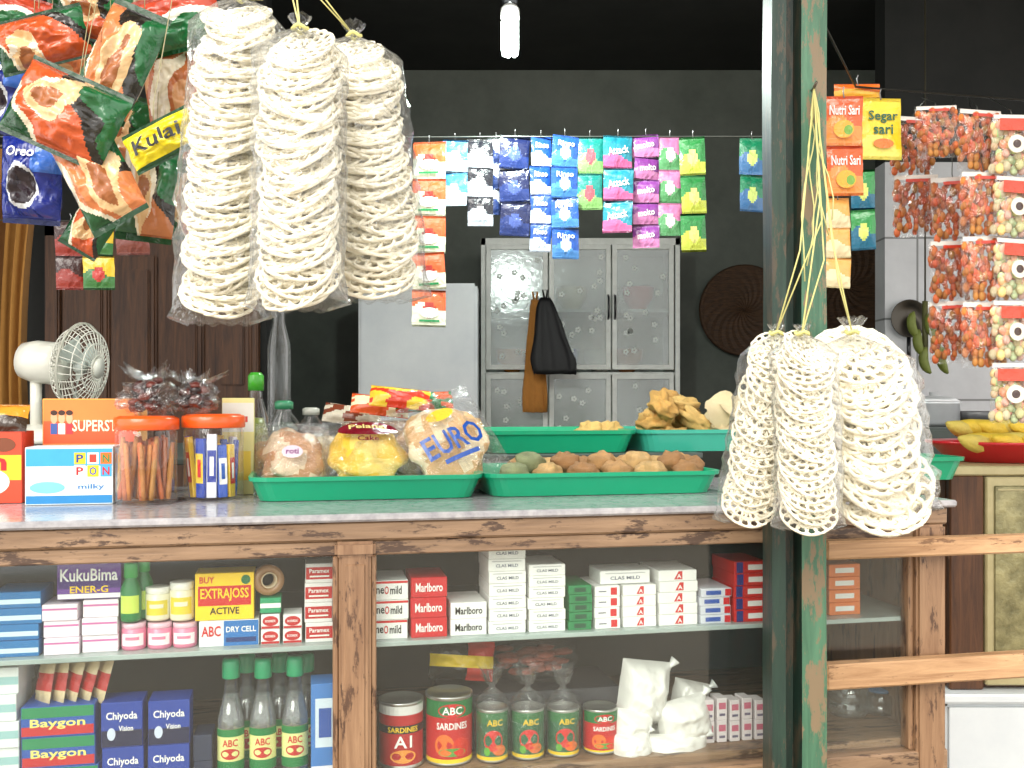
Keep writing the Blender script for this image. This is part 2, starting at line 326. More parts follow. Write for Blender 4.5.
m=MB();m.lathe([(.02,0),(.055,.012),(.07,.03),(.067,.03),(.05,.018),(.0,.01)],32,METAL,c(70,66,60),M=RX(90));m.tube([(0,-.02,-.06),(0,-.02,-.17)],.008,PLAS,BLACK);m.thing('frying_pan',T((wx(912,3.65),3.699,wz(318,3.65))),'blackened iron pan hung on the tiled wall','pan')
m=MB();rs=[]
for i in range(14):
    z=wz(150,2.6)-(i/13)*1.1; rs.append([(wx(-30,2.6)+.19*(j/29)*(1-.25*sin(i/13*pi))+.0,2.6+.018*sin(j*1.3+i*.1),z) for j in range(30)])
m.rings(rs,CLOTH,c(150,104,44),True,False,colf=lambda i,j:c(150,104,44) if j%7 else c(110,74,34))
m.tube([(-2.6,2.6,wz(150,2.6)+.01),(wx(60,2.6),2.6,wz(150,2.6)+.01)],.008,METAL,c(120,110,90))
m.thing('curtain',Matrix(),'mustard yellow pleated door curtain','curtain')
def drape(px,py0,py1,y,w0,w1,mat,col,name,label,cat,seed,lean=0):
    m=MB();rs=[]
    for i in range(16):
        t=i/15;w=(w0+(w1-w0)*t**.7)*(1-.5*max(0,t-.8))
        rs.append([(wx(px+lean*t,y)+w*cos(2*pi*j/24)*(1+.18*noise.noise(Vector((cos(j)*1,t*3,seed)))),y+w*.35*sin(2*pi*j/24)+.012*sin(j*2.1)*t,wz(py0+(py1-py0)*t,y)+.01*noise.noise(Vector((j*.8,t*5,seed)))) for j in range(24)])
    m.rings(rs,mat,col,True,True,True,True)
    m.tube([(wx(px,y),y,wz(py0+2,y)),(wx(px,y)-.01,y,wz(py0-8,y)),(wx(px,y)+.01,y,wz(py0-8,y)),(wx(px,y)+.004,y,wz(py0+2,y))],.004,mat,col)
    m.thing(name,Matrix(),label,cat)
BAGB=printed('black_bag_film',.6,.4,30)
drape(545,298,374,4.1,.02,.098,BAGB,c(6,6,8),'plastic_bag','black plastic carrier bag hanging from the cabinet handle','bag',3,10)
drape(535,300,412,4.18,.015,.055,CLOTH,c(176,118,52),'dish_towel','mustard orange cloth hanging on the cabinet door','cloth',5,0)
y=2.2;xb=wx(510,y);e=empty('light_bulb',T((xb,y,wz(55,y))),'lit white energy-saving bulb hanging from a cord','lamp')
m=MB()
for k in range(3):
    a=k*2.094+.3;ux,uy=.011*cos(a),.011*sin(a);vx,vy=-.007*sin(a),.007*cos(a)
    m.tube([(ux+vx,uy+vy,.075),(ux+vx,uy+vy,.012),(ux+vx*.6,uy+vy*.6,.003),(ux-vx*.6,uy-vy*.6,.003),(ux-vx,uy-vy,.012),(ux-vx,uy-vy,.075)],.0068,MBULB,WHITE,8)
m.part('glass_tube',e);MB().lathe([(.018,.073),(.021,.08),(.021,.1),(.012,.112)],20,PLAS,c(210,210,205)).part('lamp_base',e)
MB().lathe([(.014,.108),(.017,.112),(.017,.135),(.006,.15)],16,PLAS,BLACK).part('socket',e);MB().tube([(0,0,.145),(0,0,2.75-wz(55,y))],.0025,PLAS,BLACK).part('cord',e)
lp=bpy.data.lights.new('bulb_glow','POINT');lp.energy=26;lp.color=(.88,1,.93);lp.shadow_soft_size=.04;lo=bpy.data.objects.new('bulb_glow',lp);COL.objects.link(lo);lo.location=(xb,y-.06,wz(60,y))
def fan():
    y=2.45;e=empty('table_fan',T((wx(36,y),y,ZT2+.001)),'white table fan with wire guard turned sideways','fan')
    H=wz(362,y)-ZT2;CWH=c(238,236,224)
    MB().lathe([(.08,0),(.08,.012),(.06,.03),(.02,.045)],28,PLAS,CWH).part('base',e);MB().tube([(0,0,.03),(0,0,H-.03)],.014,PLAS,CWH,10).part('neck',e)
    HM=T((0,0,H))@RZ(84)@RX(6)
    hd=MB();hd.lathe([(.02,-.01),(.044,0),(.052,.03),(.052,.08),(.04,.105)],24,PLAS,CWH,M=T((0,.03,0))@RX(90));hd.part('motor_housing',e,HM)
    m=MB();r=.105;k0=-.115
    for s in(1,-1):
        for rr,yy in((r,0),(.088,-.026*s),(.06,-.038*s),(.03,-.045*s)):
            m.tube([(rr*cos(2*pi*j/36),k0+yy,rr*sin(2*pi*j/36)) for j in range(36)],.0014 if rr<r else .0035,PLAS,CWH,4,True)
        for k in range(32):
            a=2*pi*k/32;m.tube([(rr*cos(a+.25*(1-rr/r)),k0+yy,rr*sin(a+.25*(1-rr/r))) for rr,yy in((r,0),(.088,-.026*s),(.06,-.038*s),(.02,-.046*s))],.0013,PLAS,CWH,4)
    m.lathe([(.024,-.003),(.024,.003)],16,PLAS,CWH,M=T((0,k0-.047,0))@RX(90));m.part('guard',e,HM)
    m=MB()
    for k in range(3):
        a=k*2.094;rs=[]
        for i in range(6):
            q=.015+.07*i/5;rs.append([(q*cos(a+t),k0+.012*(t-.4)/.4,q*sin(a+t)) for t in(0,.2,.4,.6,.85)])
        m.rings(rs,PLAS,c(205,212,205),True,False)
    m.lathe([(.016,-.01),(.016,.012)],14,PLAS,c(205,212,205),M=T((0,k0,0))@RX(90));m.part('blade',e,HM)
fan()
# ---------------------------------------------------------------- packaging helpers
def pillowpos(w,h,t,crimp,seed,wr):
    def pos(s,q,side,o=0):
        a=2*s-1;b=(q-.5)*2/(1-2*crimp);dep=0
        if abs(b)<1: dep=t*max(0,1-abs(a)**2.6)**.6*max(0,1-abs(b)**3)**.6
        wri=1+wr*noise.noise(Vector((s*4+seed,q*4,side*3)))*2+wr*.7*noise.noise(Vector((s*11+seed,q*11,side*3)))
        nx=.02*w*noise.noise(Vector((q*4,seed,2)))
        return ((s-.5)*w*(1-.09*(dep/t))+nx,side*(dep*wri+o)+.004*h*sin(s*9+seed)*(1 if abs(b)>1 else 0),(q-.5)*h*(1-.03*(dep/t)))
    return pos
def pillow(mb,w,h,t,mat,pat,nx=14,nz=18,crimp=.06,seed=0,wr=.12):
    pos=pillowpos(w,h,t,crimp,seed,wr)
    for side in(-1,1):
        vs=[pos(i/nx,k/nz,side) for k in range(nz+1) for i in range(nx+1)];fs=[];cs=[]
        for k in range(nz):
            for i in range(nx):
                a=k*(nx+1)+i;f=(a,a+1,a+nx+2,a+nx+1);fs.append(f if side<0 else f[::-1]);cs.append(pat((i+.5)/nx,(k+.5)/nz))
        mb.add(vs,fs,mat,cs,True)
    return lambda x,z,o:pos(x/w+.5,z/h+.5,-1,o)
def ci(base):return lambda s,q:base
def carton(name,w,d,h,base,deco=None,side=None):
    m=MB();m.box(-w/2,w/2,-d/2,d/2,0,h,PAPER,side or base,bev=.0008)
    wp=flat(-d/2)
    if side: m.rect(0,h/2,w*.985,h*.985,base,wp,.0002)
    if deco: deco(m,wp,w,h)
    return m
def place(m,name,p1,p2,v,d,z,label,cat,group=None,rot=0):
    u=(cu(p1,v)+cu(p2,v))/2
    return m.thing(name,MC@T((u,v+d/2,z))@RZ(rot),label,cat,group)
def cw(p1,p2,v): return cu(p2,v)-cu(p1,v)
def stack(name,p1,p2,pt,rows,v,zb,d,base,deco,label,cat,group,side=None,jit=.0012):
    w=cw(p1,p2,v);H=(cz((p1+p2)/2,pt,v)-zb)/rows
    m=carton(name,w-.003,d,H-.0004,base,deco,side=side);me=m.mesh(name);u=(cu(p1,v)+cu(p2,v))/2
    for i in range(rows):
        o=bpy.data.objects.new(name,me);COL.objects.link(o);o.matrix_world=MC@T((u+R.uniform(-jit,jit),v+d/2+R.uniform(-jit,jit),zb+i*H))@RZ(R.uniform(-.6,.6));tag(o,label,cat,group)
def dk(txt,tc,ts=.75,th=.45):
    return lambda m,wp,w,h:m.text(txt,0,h*.5,w*ts,h*th,tc,wp)
def neo(m,wp,w,h): m.rect(0,h*.9,w*.98,h*.12,RED,wp); m.text('ne',-w*.28,h*.48,w*.22,h*.3,BLACK,wp); m.text('O',-w*.1,h*.5,w*.12,h*.42,RED,wp); m.text('mild',w*.16,h*.5,w*.32,h*.42,BLACK,wp)
g='cigarette packs on the glass shelf'
V=.045;D=.085
stack('cigarette_pack',371,409,580,3,V,ZS,D,WHITE,neo,'white cigarette pack with black and red lettering','cigarette pack',g)
stack('cigarette_pack',410,448,577,3,V,ZS,D,c(200,24,32),dk('Marlboro',WHITE),'red cigarette pack with white lettering','cigarette pack',g)
stack('cigarette_pack',449,487,602,2,V,ZS,D,WHITE,dk('Marlboro',BLACK),'white cigarette pack with black lettering','cigarette pack',g)
def clas(m,wp,w,h): m.rect(0,h*.8,w*.8,h*.08,c(190,190,190),wp); m.text('CLAS MILD',0,h*.45,w*.6,h*.26,c(110,115,130),wp)
stack('cigarette_pack',488,527,546,7,V,ZS,D,WHITE,clas,'plain white cigarette pack with small grey lettering','cigarette pack',g)
stack('cigarette_pack',528,566,564,6,V,ZS,D,WHITE,clas,'plain white cigarette pack with small grey lettering','cigarette pack',g)
def grn(m,wp,w,h): m.rect(0,h*.5,w*.5,h*.5,c(10,70,45),wp)
stack('cigarette_pack',568,593,585,5,V,ZS,D,c(20,125,70),grn,'small green pack standing between white packs','cigarette pack',g)
def amild(m,wp,w,h): m.poly([(-w*.1,h*.15),(w*.12,h*.15),(w*.12,h*.9),(w*.02,h*.9)],RED,wp); m.text('A',w*.03,h*.45,w*.12,h*.4,WHITE,wp)
def redbar(m,wp,w,h): m.rect(w*.25,h*.5,w*.25,h*.7,RED,wp); m.rect(-w*.2,h*.5,w*.3,h*.12,c(120,120,130),wp)
stack('cigarette_pack',594,621,586,4,V,ZS,D,WHITE,redbar,'white cigarette pack with a red mark','cigarette pack',g)
stack('cigarette_pack',622,657,585,4,V,ZS,D,WHITE,amild,'white cigarette pack with a red mark','cigarette pack',g)
stack('cigarette_pack',658,698,570,5,V,ZS,D,WHITE,amild,'white cigarette pack with a red mark','cigarette pack',g)
w=cw(600,650,V);m=carton('',w,.06,.02,WHITE,clas);place(m,'cigarette_pack',600,650,V+.01,.06,cz(640,585,V)+.001,'white cigarette pack lying across other packs','cigarette pack',g)
def blu(m,wp,w,h): m.rect(-w*.1,h*.5,w*.5,h*.5,c(60,90,170),wp); m.rect(w*.38,h*.5,w*.2,h*.8,RED,wp)
stack('cigarette_pack',700,732,588,4,V,ZS,D,c(215,218,226),blu,'white and blue cigarette pack with red end','cigarette pack',g)
def rdd(m,wp,w,h): m.rect(w*.15,h*.5,w*.45,h*.45,WHITE,wp); m.rect(-w*.33,h*.5,w*.2,h*.9,c(40,50,120),wp)
stack('cigarette_pack',733,767,561,5,V,ZS,D,c(205,40,34),rdd,'red cigarette pack with white and blue panel','cigarette pack',g)
stack('cigarette_pack',828,861,564,4,.06,ZS,D,c(228,120,50),lambda m,wp,w,h:(m.rect(0,h*.5,w*.6,h*.4,WHITE,wp)),'orange and white cigarette pack','cigarette pack',g)
def band(col2,t=None,tc=WHITE,z=.5,bh=.4):
    def f(m,wp,w,h):
        m.rect(0,h*z,w*.98,h*bh,col2,wp)
        if t:m.text(t,0,h*z,w*.8,h*bh*.7,tc,wp)
    return f
gl='boxes on the glass shelf'
stack('carton',-12,40,592,4,.05,ZS,.07,c(20,110,170),band(c(200,225,235),None,z=.4,bh=.3),'teal blue flat carton with pale band','box',gl,jit=.004)
stack('tissue_pack',42,80,604,3,.05,ZS,.06,c(235,222,230),band(c(200,110,165),z=.7,bh=.12),'white and pink paper tissue pack','tissue pack','tissue packs on the shelf',jit=.003)
stack('tissue_pack',81,119,600,3,.05,ZS,.06,c(238,228,234),band(c(200,110,165),z=.7,bh=.12),'white and pink paper tissue pack','tissue pack','tissue packs on the shelf',jit=.003)
zk=cz(100,600,.05)+.001
def kb(m,wp,w,h):
    m.rect(0,h*.42,w*.98,h*.3,c(60,30,110),wp);m.text('KukuBima',0,h*.62,w*.9,h*.32,WHITE,wp,.0008);m.text('ENER-G',0,h*.25,w*.6,h*.18,YEL,wp,.0008);m.rect(0,h*.08,w*.98,h*.12,WHITE,wp)
w=cw(57,121,.055);place(carton('',w,.06,cz(88,560,.055)-zk,c(105,60,150),kb),'carton',57,121,.055,.06,zk,'purple carton with white lettering stacked on tissue packs','box',gl)
def tub(name,px,v,zb,r,h,body,lid,lab,label,group):
    e=empty(name,CM(px,v+r,zb),label,'jar',group)
    m=MB();m.lathe([(r*.92,0),(r,.003),(r,h*.78),(r*.85,h*.82)],24,PLAS,body);wp=cylw(r)
    m.rect(0,h*.4,r*1.9,h*.45,lab,wp,.0004,10);m.rect(0,h*.45,r*1.1,h*.12,body,wp,.0008,6)
    m.part('body',e);MB().lathe([(r*.9,h*.8),(r*.95,h*.82),(r*.95,h),(r*.85,h*1.01)],36,PLAS,lid,rib=.03,ribn=1).part('lid',e)
for px in(134,160,185):tub('plastic_tub',px,.05,ZS,.0165,cz(px,624,.05)-ZS,c(225,130,160),c(232,190,205),c(245,235,238),'pink and white round plastic tub','round tubs on the shelf')
for px,pt in((158,588),(182,583)):tub('plastic_jar',px,.052,cz(px,623,.05)+.002,.0165,cz(px,pt,.05)-cz(px,623,.05)-.003,c(235,230,200),c(240,238,228),c(225,205,60),'yellow labelled jar with white lid','small jars on the shelf')
for px,pt in((131,562),(143,557)):
    zb_=cz(134,624,.05)+.003;zt_=cz(px,pt,.06)
    e=empty('plastic_bottle',CM(px,.06+(.02 if px>140 else .0),zb_),'small green plastic bottle with green cap','bottle','green bottles on the shelf');h=zt_-zb_
    m=MB();m.lathe([(.013,0),(.014,.004),(.014,h*.55),(.008,h*.72),(.008,h*.8)],20,PLAS,c(20,120,60));m.rect(0,h*.3,.026,h*.3,c(200,225,90),cylw(.014),.0004,8);m.part('body',e)
    MB().lathe([(.0095,h*.74),(.0095,h*.97),(.008,h)],20,PLAS,c(60,180,90)).part('cap',e)
def ej(m,wp,w,h):
    m.rect(0,h*.52,w*.9,h*.42,c(200,35,30),wp);m.text('EXTRAJOSS',0,h*.54,w*.82,h*.28,YEL,wp,.0008);m.text('ACTIVE',0,h*.2,w*.5,h*.15,BLACK,wp);m.disc(w*.36,h*.85,w*.08,h*.1,c(30,110,60),wp);m.text('BUY',-w*.3,h*.86,w*.25,h*.14,RED,wp)
za=cz(225,620,.05);w=cw(195,254,.05)
def abc(m,wp,w,h): m.rect(w*.2,h*.5,w*.58,h*.96,c(30,110,180),wp);m.text('ABC',-w*.3,h*.6,w*.32,h*.4,RED,wp,.0008);m.text('DRY CELL',w*.2,h*.65,w*.5,h*.22,WHITE,wp,.0008);m.rect(w*.2,h*.25,w*.5,h*.18,c(15,50,110),wp,.0006)
m=carton('',cw(199,259,.05),.055,za-ZS-.0005,c(225,228,230),abc);place(m,'carton',199,259,.05,.055,ZS,'blue and white battery carton with red lettering','box',gl)
m=carton('',w,.05,cz(225,573,.05)-za,YEL,ej);place(m,'carton',195,254,.05,.05,za,'yellow carton with red band of lettering','box',gl)
def pmx(m,wp,w,h): m.rect(0,h*.5,w*.96,h*.62,c(190,28,32),wp);m.text('Paramex',0,h*.62,w*.72,h*.22,WHITE,wp,.0008);m.rect(0,h*.34,w*.7,h*.08,WHITE,wp,.0006)
stack('medicine_box',304,334,563,4,.05,ZS,.045,c(232,230,228),pmx,'white and red medicine box','medicine box','medicine boxes on the shelf')
def pm2(m,wp,w,h): m.disc(0,h*.55,w*.42,h*.34,c(190,28,32),wp);m.rect(0,h*.12,w*.96,h*.16,c(190,28,32),wp);m.text('BODREX',0,h*.55,w*.55,h*.16,WHITE,wp,.0008)
for p1,p2 in((260,281),(282,303)):stack('medicine_box',p1,p2,614,2,.05,ZS,.045,c(232,230,228),pm2,'small white medicine box with red oval','medicine box','medicine boxes on the shelf',jit=.0005)
zz=cz(268,614,.05)+.001
m=carton('',cw(260,281,.05),.04,cz(268,598,.05)-zz,c(30,150,100),band(WHITE,z=.5,bh=.3));place(m,'carton',260,281,.05,.04,zz,'small green carton on medicine boxes','box',gl)
m=MB();m.lathe([(.011,-.012),(.021,-.012),(.0215,0),(.021,.012),(.011,.012),(.011,-.012)],32,PLAS,c(150,110,70),cap0=False,cap1=False)
m.lathe([(.0095,-.0125),(.0112,-.0125),(.0112,.0125),(.0095,.0125),(.0095,-.0125)],24,PAPER,c(200,180,150),cap0=False,cap1=False)
m.thing('adhesive_tape_roll',CM(268,.069,cz(268,598,.05)+.0225)@RX(86)@RY(10),'brown roll of packing tape standing on edge','tape roll')
# ---- bottom left compartment
VB=.05
def bottle(px,v,pt):
    h=cz(px,pt,v)-ZB;r=.0185;e=empty('vinegar_bottle',CM(px,v+r,ZB+.001),'clear glass bottle with green cap and yellow green label','bottle','green capped bottles on the lower shelf')
    MB().lathe([(r*.9,0),(r,.004),(r,h*.52),(r*.55,h*.72),(r*.45,h*.82),(r*.45,h*.86)],24,JARC,WHITE,cap1=False).part('glass_body',e)
    MB().lathe([(r*.86,.002),(r*.94,.006),(r*.94,h*.5),(r*.5,h*.7)],20,LIQ,WHITE).part('liquid',e)
    MB().lathe([(r*.62,h*.84),(r*.64,h*.85),(r*.64,h*.97),(r*.55,h)],30,PLAS,c(20,150,100),rib=.04,ribn=1).part('cap',e)
    m=MB();rr=r+.0005;m.mats.append(PAPER);wp=cylw(rr)
    m.rect(0,h*.27,rr*2.6,h*.34,c(225,225,150),wp,.0,14);m.rect(0,h*.41,rr*2.6,h*.06,c(20,120,60),wp,.0003,14);m.rect(0,h*.14,rr*2.6,h*.08,c(20,120,60),wp,.0003,14);m.disc(0,h*.24,rr*.7,h*.045,c(190,40,36),wp,.0005)
    m.text('ABC',0,h*.33,rr*1.1,h*.06,RED,wp,.0006);m.part('label',e)
for px,pt in((231,662),(263,662),(295,660)):bottle(px,VB,pt)
for px,pt in((247,655),(280,655),(306,655)):bottle(px,VB+.045,pt+2)
m=carton('',cw(311,339,.04),.05,cz(324,682,.04)-ZB-.001,c(60,120,190),lambda m,wp,w,h:(m.rect(0,h*.6,w*.7,h*.5,c(205,220,232),wp),m.rect(0,h*.6,w*.45,h*.3,c(40,80,160),wp,.0006),m.rect(0,h*.1,w*.98,h*.12,c(230,230,240),wp)))
place(m,'carton',311,339,.04,.04,ZB,'tall blue carton with white panel','box','boxes on the lower shelf')
def chi(m,wp,w,h): m.rect(0,h*.2,w*.98,h*.36,c(12,20,60),wp);m.text('Chiyoda',0,h*.68,w*.75,h*.22,WHITE,wp,.0008);m.text('Vision',w*.1,h*.42,w*.35,h*.12,WHITE,wp,.0008);m.disc(-w*.25,h*.3,w*.1,h*.14,c(200,210,230),wp,.0006)
for p1,p2,pt in((100,144,702),(146,190,700)):
    stack('bulb_box',p1,p2,pt,2,VB,ZB,.05,c(25,60,150),chi,'dark blue light bulb box with white lettering','bulb box','bulb boxes on the lower shelf')
stack('carton',192,213,735,2,VB,ZB,.05,c(35,45,70),None,'small plain dark blue carton','box','boxes on the lower shelf')
def bay(m,wp,w,h): m.rect(0,h*.8,w*.98,h*.35,c(20,130,80),wp);m.rect(0,h*.2,w*.98,h*.3,c(190,35,40),wp);m.text('Baygon',0,h*.42,w*.75,h*.35,c(240,225,120),wp,.0008)
stack('mosquito_coil_box',22,98,705,3,VB,ZB,.09,c(30,80,165),bay,'blue green and red flat box with yellow lettering','box','flat coil boxes on the lower shelf',jit=.003)
stack('tissue_pack',-30,20,668,5,VB,ZB,.08,c(222,228,226),band(c(150,190,190),z=.5,bh=.3),'white plastic wrapped paper pack','tissue pack','wrapped packs on the lower shelf',jit=.003)
for i in range(5):
    m=MB();m.mats.append(FILM);pillow(m,.04,.06,.006,FILM,lambda s,q:c(180,40,38) if .25<q<.75 else c(210,190,150),8,10,seed=i)
    m.thing('snack_sachet',CM(45+i*14,VB+.03,cz(60,706,VB)+.026)@RZ(-50)@RX(-12)@RY(R.uniform(-8,8)),'small red and cream snack sachet standing on boxes','sachet','loose sachets on boxes')
# ---- bottom right compartment
def can(px1,px2,v,pt,body,deco,label,bag=None):
    r=cw(px1,px2,v)/2;px=(px1+px2)/2;h=cz(px,pt,v)-ZB-.002;e=empty('food_can',CM(px,v+r,ZB+.001),label,'can','tins on the lower shelf')
    MB().lathe([(r*.93,0),(r,.001),(r,.003),(r*.975,.005),(r*.975,h-.005),(r,h-.003),(r,h-.001),(r*.93,h),(r*.92,h-.003),(.001,h-.003)],32,METAL,c(190,190,185)).part('tin_body',e)
    m=MB();rr=r*.98;m.lathe([(rr,.006),(rr,h-.006)],32,PAPER,body,cap0=False,cap1=False);deco(m,cylw(rr),rr,h);m.part('label',e)
    if bag:
        m=MB();rs=[]
        for rr_,zz_ in((r*1.05,h*.1),(r*1.10,h*.5),(r*1.12,h*.85),(r*1.08,h+.006),(r*.75,h+.016),(.005,h+.027),(.004,h+.031),(r*.45,h+.042),(r*.75,h+.056)):
            up=zz_>h+.01
            rs.append([(rr_*(1+.3*noise.noise(Vector((j*.7,zz_*60,px)))+(.35*sin(j*2.4+px) if zz_>h+.035 else 0))*cos(2*pi*j/28),rr_*(1+.25*noise.noise(Vector((j*.7,zz_*40,px+5))))*sin(2*pi*j/28),zz_+(.008*sin(j*1.9+px) if zz_>h+.035 else 0)) for j in range(28)])
        m.rings(rs,BAGT,WHITE);m.part('plastic_wrap',e,label='clear tied plastic wrap')
def sard(m,wp,r,h):
    m.rect(0,h*.82,r*2.9,h*.24,c(14,110,54),wp,.0002,14);m.disc(0,h*.8,r*.62,h*.1,c(200,25,30),wp,.0005);m.text('ABC',0,h*.8,r*.85,h*.11,WHITE,wp,.0009)
    m.text('SARDINES',0,h*.58,r*1.35,h*.1,WHITE,wp,.0009);m.disc(-r*.35,h*.3,r*.42,h*.16,c(225,110,35),wp,.0004);m.disc(r*.4,h*.27,r*.4,h*.14,c(210,45,25),wp,.0005);m.disc(0,h*.2,r*.6,h*.06,c(90,150,60),wp,.0006);m.rect(0,h*.07,r*2.9,h*.06,YEL,wp,.0002,14)
def red2(m,wp,r,h):
    m.rect(0,h*.88,r*2.9,h*.13,c(215,215,210),wp,.0002,14);m.rect(0,h*.6,r*2.9,h*.12,c(30,30,36),wp,.0002,14);m.text('A1',-r*.0,h*.42,r*.8,h*.18,WHITE,wp,.0009);m.text('SARDINES',0,h*.6,r*1.4,h*.08,YEL,wp,.0009);m.disc(0,h*.2,r*.6,h*.1,c(230,150,60),wp,.0005)
def sau(m,wp,r,h):
    m.rect(0,h*.84,r*2.9,h*.2,c(14,110,54),wp,.0002,14);m.disc(-r*.1,h*.42,r*.62,h*.2,c(216,30,26),wp,.0004);m.disc(r*.3,h*.24,r*.45,h*.1,c(230,110,30),wp,.0005);m.disc(-r*.5,h*.22,r*.2,h*.08,c(90,170,50),wp,.0006);m.text('ABC',0,h*.76,r*1.0,h*.12,YEL,wp,.0009);m.rect(0,h*.08,r*2.9,h*.08,YEL,wp,.0002,14)
can(378,424,VB,703,c(175,22,28),red2,'red food tin with black band')
can(425,473,VB,697,c(190,24,28),sard,'green and red sardine tin with white lettering')
for a,b in((476,508),(511,544),(547,579)):can(a,b,VB,710,c(16,96,60),sau,'small green food tin wrapped in clear plastic',bag=True)
can(583,617,VB,710,c(190,24,28),sard,'green and red sardine tin with white lettering')
SUG=printed('sugar_in_bag',.22,.5,38,coat=.7,var=.04,dist=.005)
for i,(px,py,v,wpx,hpx,rot) in enumerate([(632,750,.045,40,30,4),(676,752,.05,66,30,-3),(632,728,.06,42,32,-12),(684,722,.07,56,44,12),(643,694,.085,52,64,-8),(652,735,.12,44,46,30),(690,700,.12,40,34,-14)]):
    yy=cy(px,v);w=wpx/F*yy;h=hpx/F*yy;m=MB();m.mats.append(SUG)
    pillow(m,w,h,min(w,h)*.46,SUG,ci(c(232,230,224)),26,24,.02,i*3+2,.13)
    # gathered tied end
    m.tube([(w*.40,0,h*.36),(w*.47,-.002,h*.44),(w*.56,-.003,h*.56)],[.009,.003,.009],SUG,c(236,236,232),8)
    m.thing('sugar_bag',CM(px,v+.012,wz(py,yy))@RX(R.uniform(-14,6))@RY(-rot),'plump clear plastic bag filled with white sugar','sugar bag','sugar bags on the lower shelf')
def sm(m,wp,w,h): m.rect(0,h*.65,w*.7,h*.3,c(200,110,130),wp);m.rect(0,h*.25,w*.6,h*.12,c(120,110,130),wp)
for i in range(5):
    stack('small_carton',704+i*12.6,715.5+i*12.6,700-(i%2)*2,2,.07,ZB,.03,c(225,215,215),sm,'small white and pink carton','box','small cartons on the lower shelf',jit=.0005)
m=MB().box(-.15,.13,-.06,.06,0,cz(535,680,.17)-ZB,PAPER,c(60,60,64));m.thing('carton',CM(530,.17,ZB),'plain dark carton standing behind the tins','box')
m=MB();m.mats.append(FILM);wp=pillow(m,.1,.06,.02,FILM,lambda s,q:c(235,200,40) if .3<q<.65 else (c(40,40,35) if s<.6 else c(190,50,40)),14,16,wr=.25);m.thing('noodle_packet',CM(462,.15,cz(462,680,.15)+.031)@RX(-14)@RY(6),'yellow and black instant noodle packet','packet')
m=MB();m.ball((0,0,0),(.075,.05,.03),BAGT,WHITE,20,10,.3,2,3);e=m.thing('plastic_bag',CM(535,.17,cz(535,680,.17)+.031),'clear bag of reddish dried chips','bag')
m=MB()
for i in range(30):m.ball((R.uniform(-.05,.05),R.uniform(-.03,.03),R.uniform(-.017,.017)),(.016,.012,.005),FOOD,c(170,90,72),8,5,.3,2,i)
m.part('chips',e)
for px,pt in((848,682),(880,690)):
    h=cz(px,pt,.15)-ZB;e=empty('plastic_jar',CM(px,.16,ZB+.001),'pale blue clear plastic jar','jar','pale jars behind the rails')
    MB().lathe([(.03,0),(.033,.005),(.033,h*.35),(.031,h*.4),(.033,h*.45),(.033,h*.8),(.02,h*.9)],24,LIQ,c(150,180,200)).part('body',e);MB().lathe([(.022,h*.88),(.022,h)],24,PLAS,c(90,130,170)).part('lid',e)
# ---------------------------------------------------------------- counter top goods
def cbox(name,p1,p2,pt,pb,d,base,deco,label,rot=0,side=None,vv=None):
    v=vof((p1+p2)/2,pb) if vv is None else vv
    z=ZT+.0005;w=cw(p1,p2,v);h=cz((p1+p2)/2,pt,v)-z
    m=carton('',w,d,h,base,deco,side=side);return place(m,name,p1,p2,v,d,z,label,'box',None,rot),v,z+h
def pin(m,wp,w,h):
    m.rect(0,h*.82,w*.98,h*.3,c(60,160,205),wp);m.rect(0,h*.09,w*.98,h*.14,c(40,130,190),wp)
    for i,ch in enumerate('PIN'):
        col=[c(30,60,140),c(200,60,40),c(40,130,70)][i];m.rect(w*(.12+.15*i),h*.8,w*.13,h*.2,[YEL,WHITE,ORG][i],wp,.0005);m.text(ch,w*(.12+.15*i),h*.8,w*.08,h*.14,col,wp,.0009)
    for i,ch in enumerate('PON'):
        m.rect(w*(.12+.15*i),h*.58,w*.13,h*.2,[WHITE,YEL,LBLUE][i],wp,.0005);m.text(ch,w*(.12+.15*i),h*.58,w*.08,h*.14,[RED,BLUE,RED][i],wp,.0009)
    m.text('milky',w*.25,h*.3,w*.3,h*.11,c(60,120,180),wp,.0006)
    m.disc(-w*.25,h*.42,w*.16,h*.2,c(190,215,228),wp,.0005);m.disc(-w*.25,h*.3,w*.2,h*.1,c(120,190,225),wp,.0006)
cbox('carton',25,113,447,505,.075,c(225,238,242),pin,'pale blue and white biscuit carton with coloured letter tiles')
def sup(m,wp,w,h):
    m.rect(0,h*.3,w*.98,h*.5,c(225,85,40),wp);m.text('SUPERSTAR',w*.12,h*.45,w*.62,h*.26,c(250,235,200),wp,.0009)
    for i in range(3):m.disc(-w*.38+w*.08*i,h*.62,w*.035,h*.13,c(222,170,130),wp,.0008,12);m.disc(-w*.38+w*.08*i,h*.74,w*.037,h*.06,c(60,35,25),wp,.001,12);m.rect(-w*.38+w*.08*i,h*.38,w*.07,h*.24,[c(60,90,160),WHITE,c(200,50,60)][i],wp,.0007)
w=cw(43,140,.29);zt_=cz(92,398,.29)
m=carton('',w,.07,zt_-ZT-.001,c(245,170,80),None)
wp=flat(-.035);H_=zt_-ZT;m.rect(0,H_-.045,w*.98,.085,c(240,130,60),wp,.0002)
sup(m,lambda x,z,o:(x,-.035-o,z+H_-.075),w,.07)
place(m,'carton',43,140,.29,.07,ZT,'orange biscuit carton with cream lettering behind other boxes','box',rot=-3)
def mm(m,wp,w,h):
    m.rect(0,h*.5,w*.98,h*.35,c(245,190,40),wp);m.disc(0,h*.3,w*.3,h*.18,c(240,235,220),wp,.0005);m.text('m',0,h*.55,w*.5,h*.18,RED,wp,.0009);m.disc(w*.2,h*.82,w*.2,h*.1,c(120,60,30),wp,.0006)
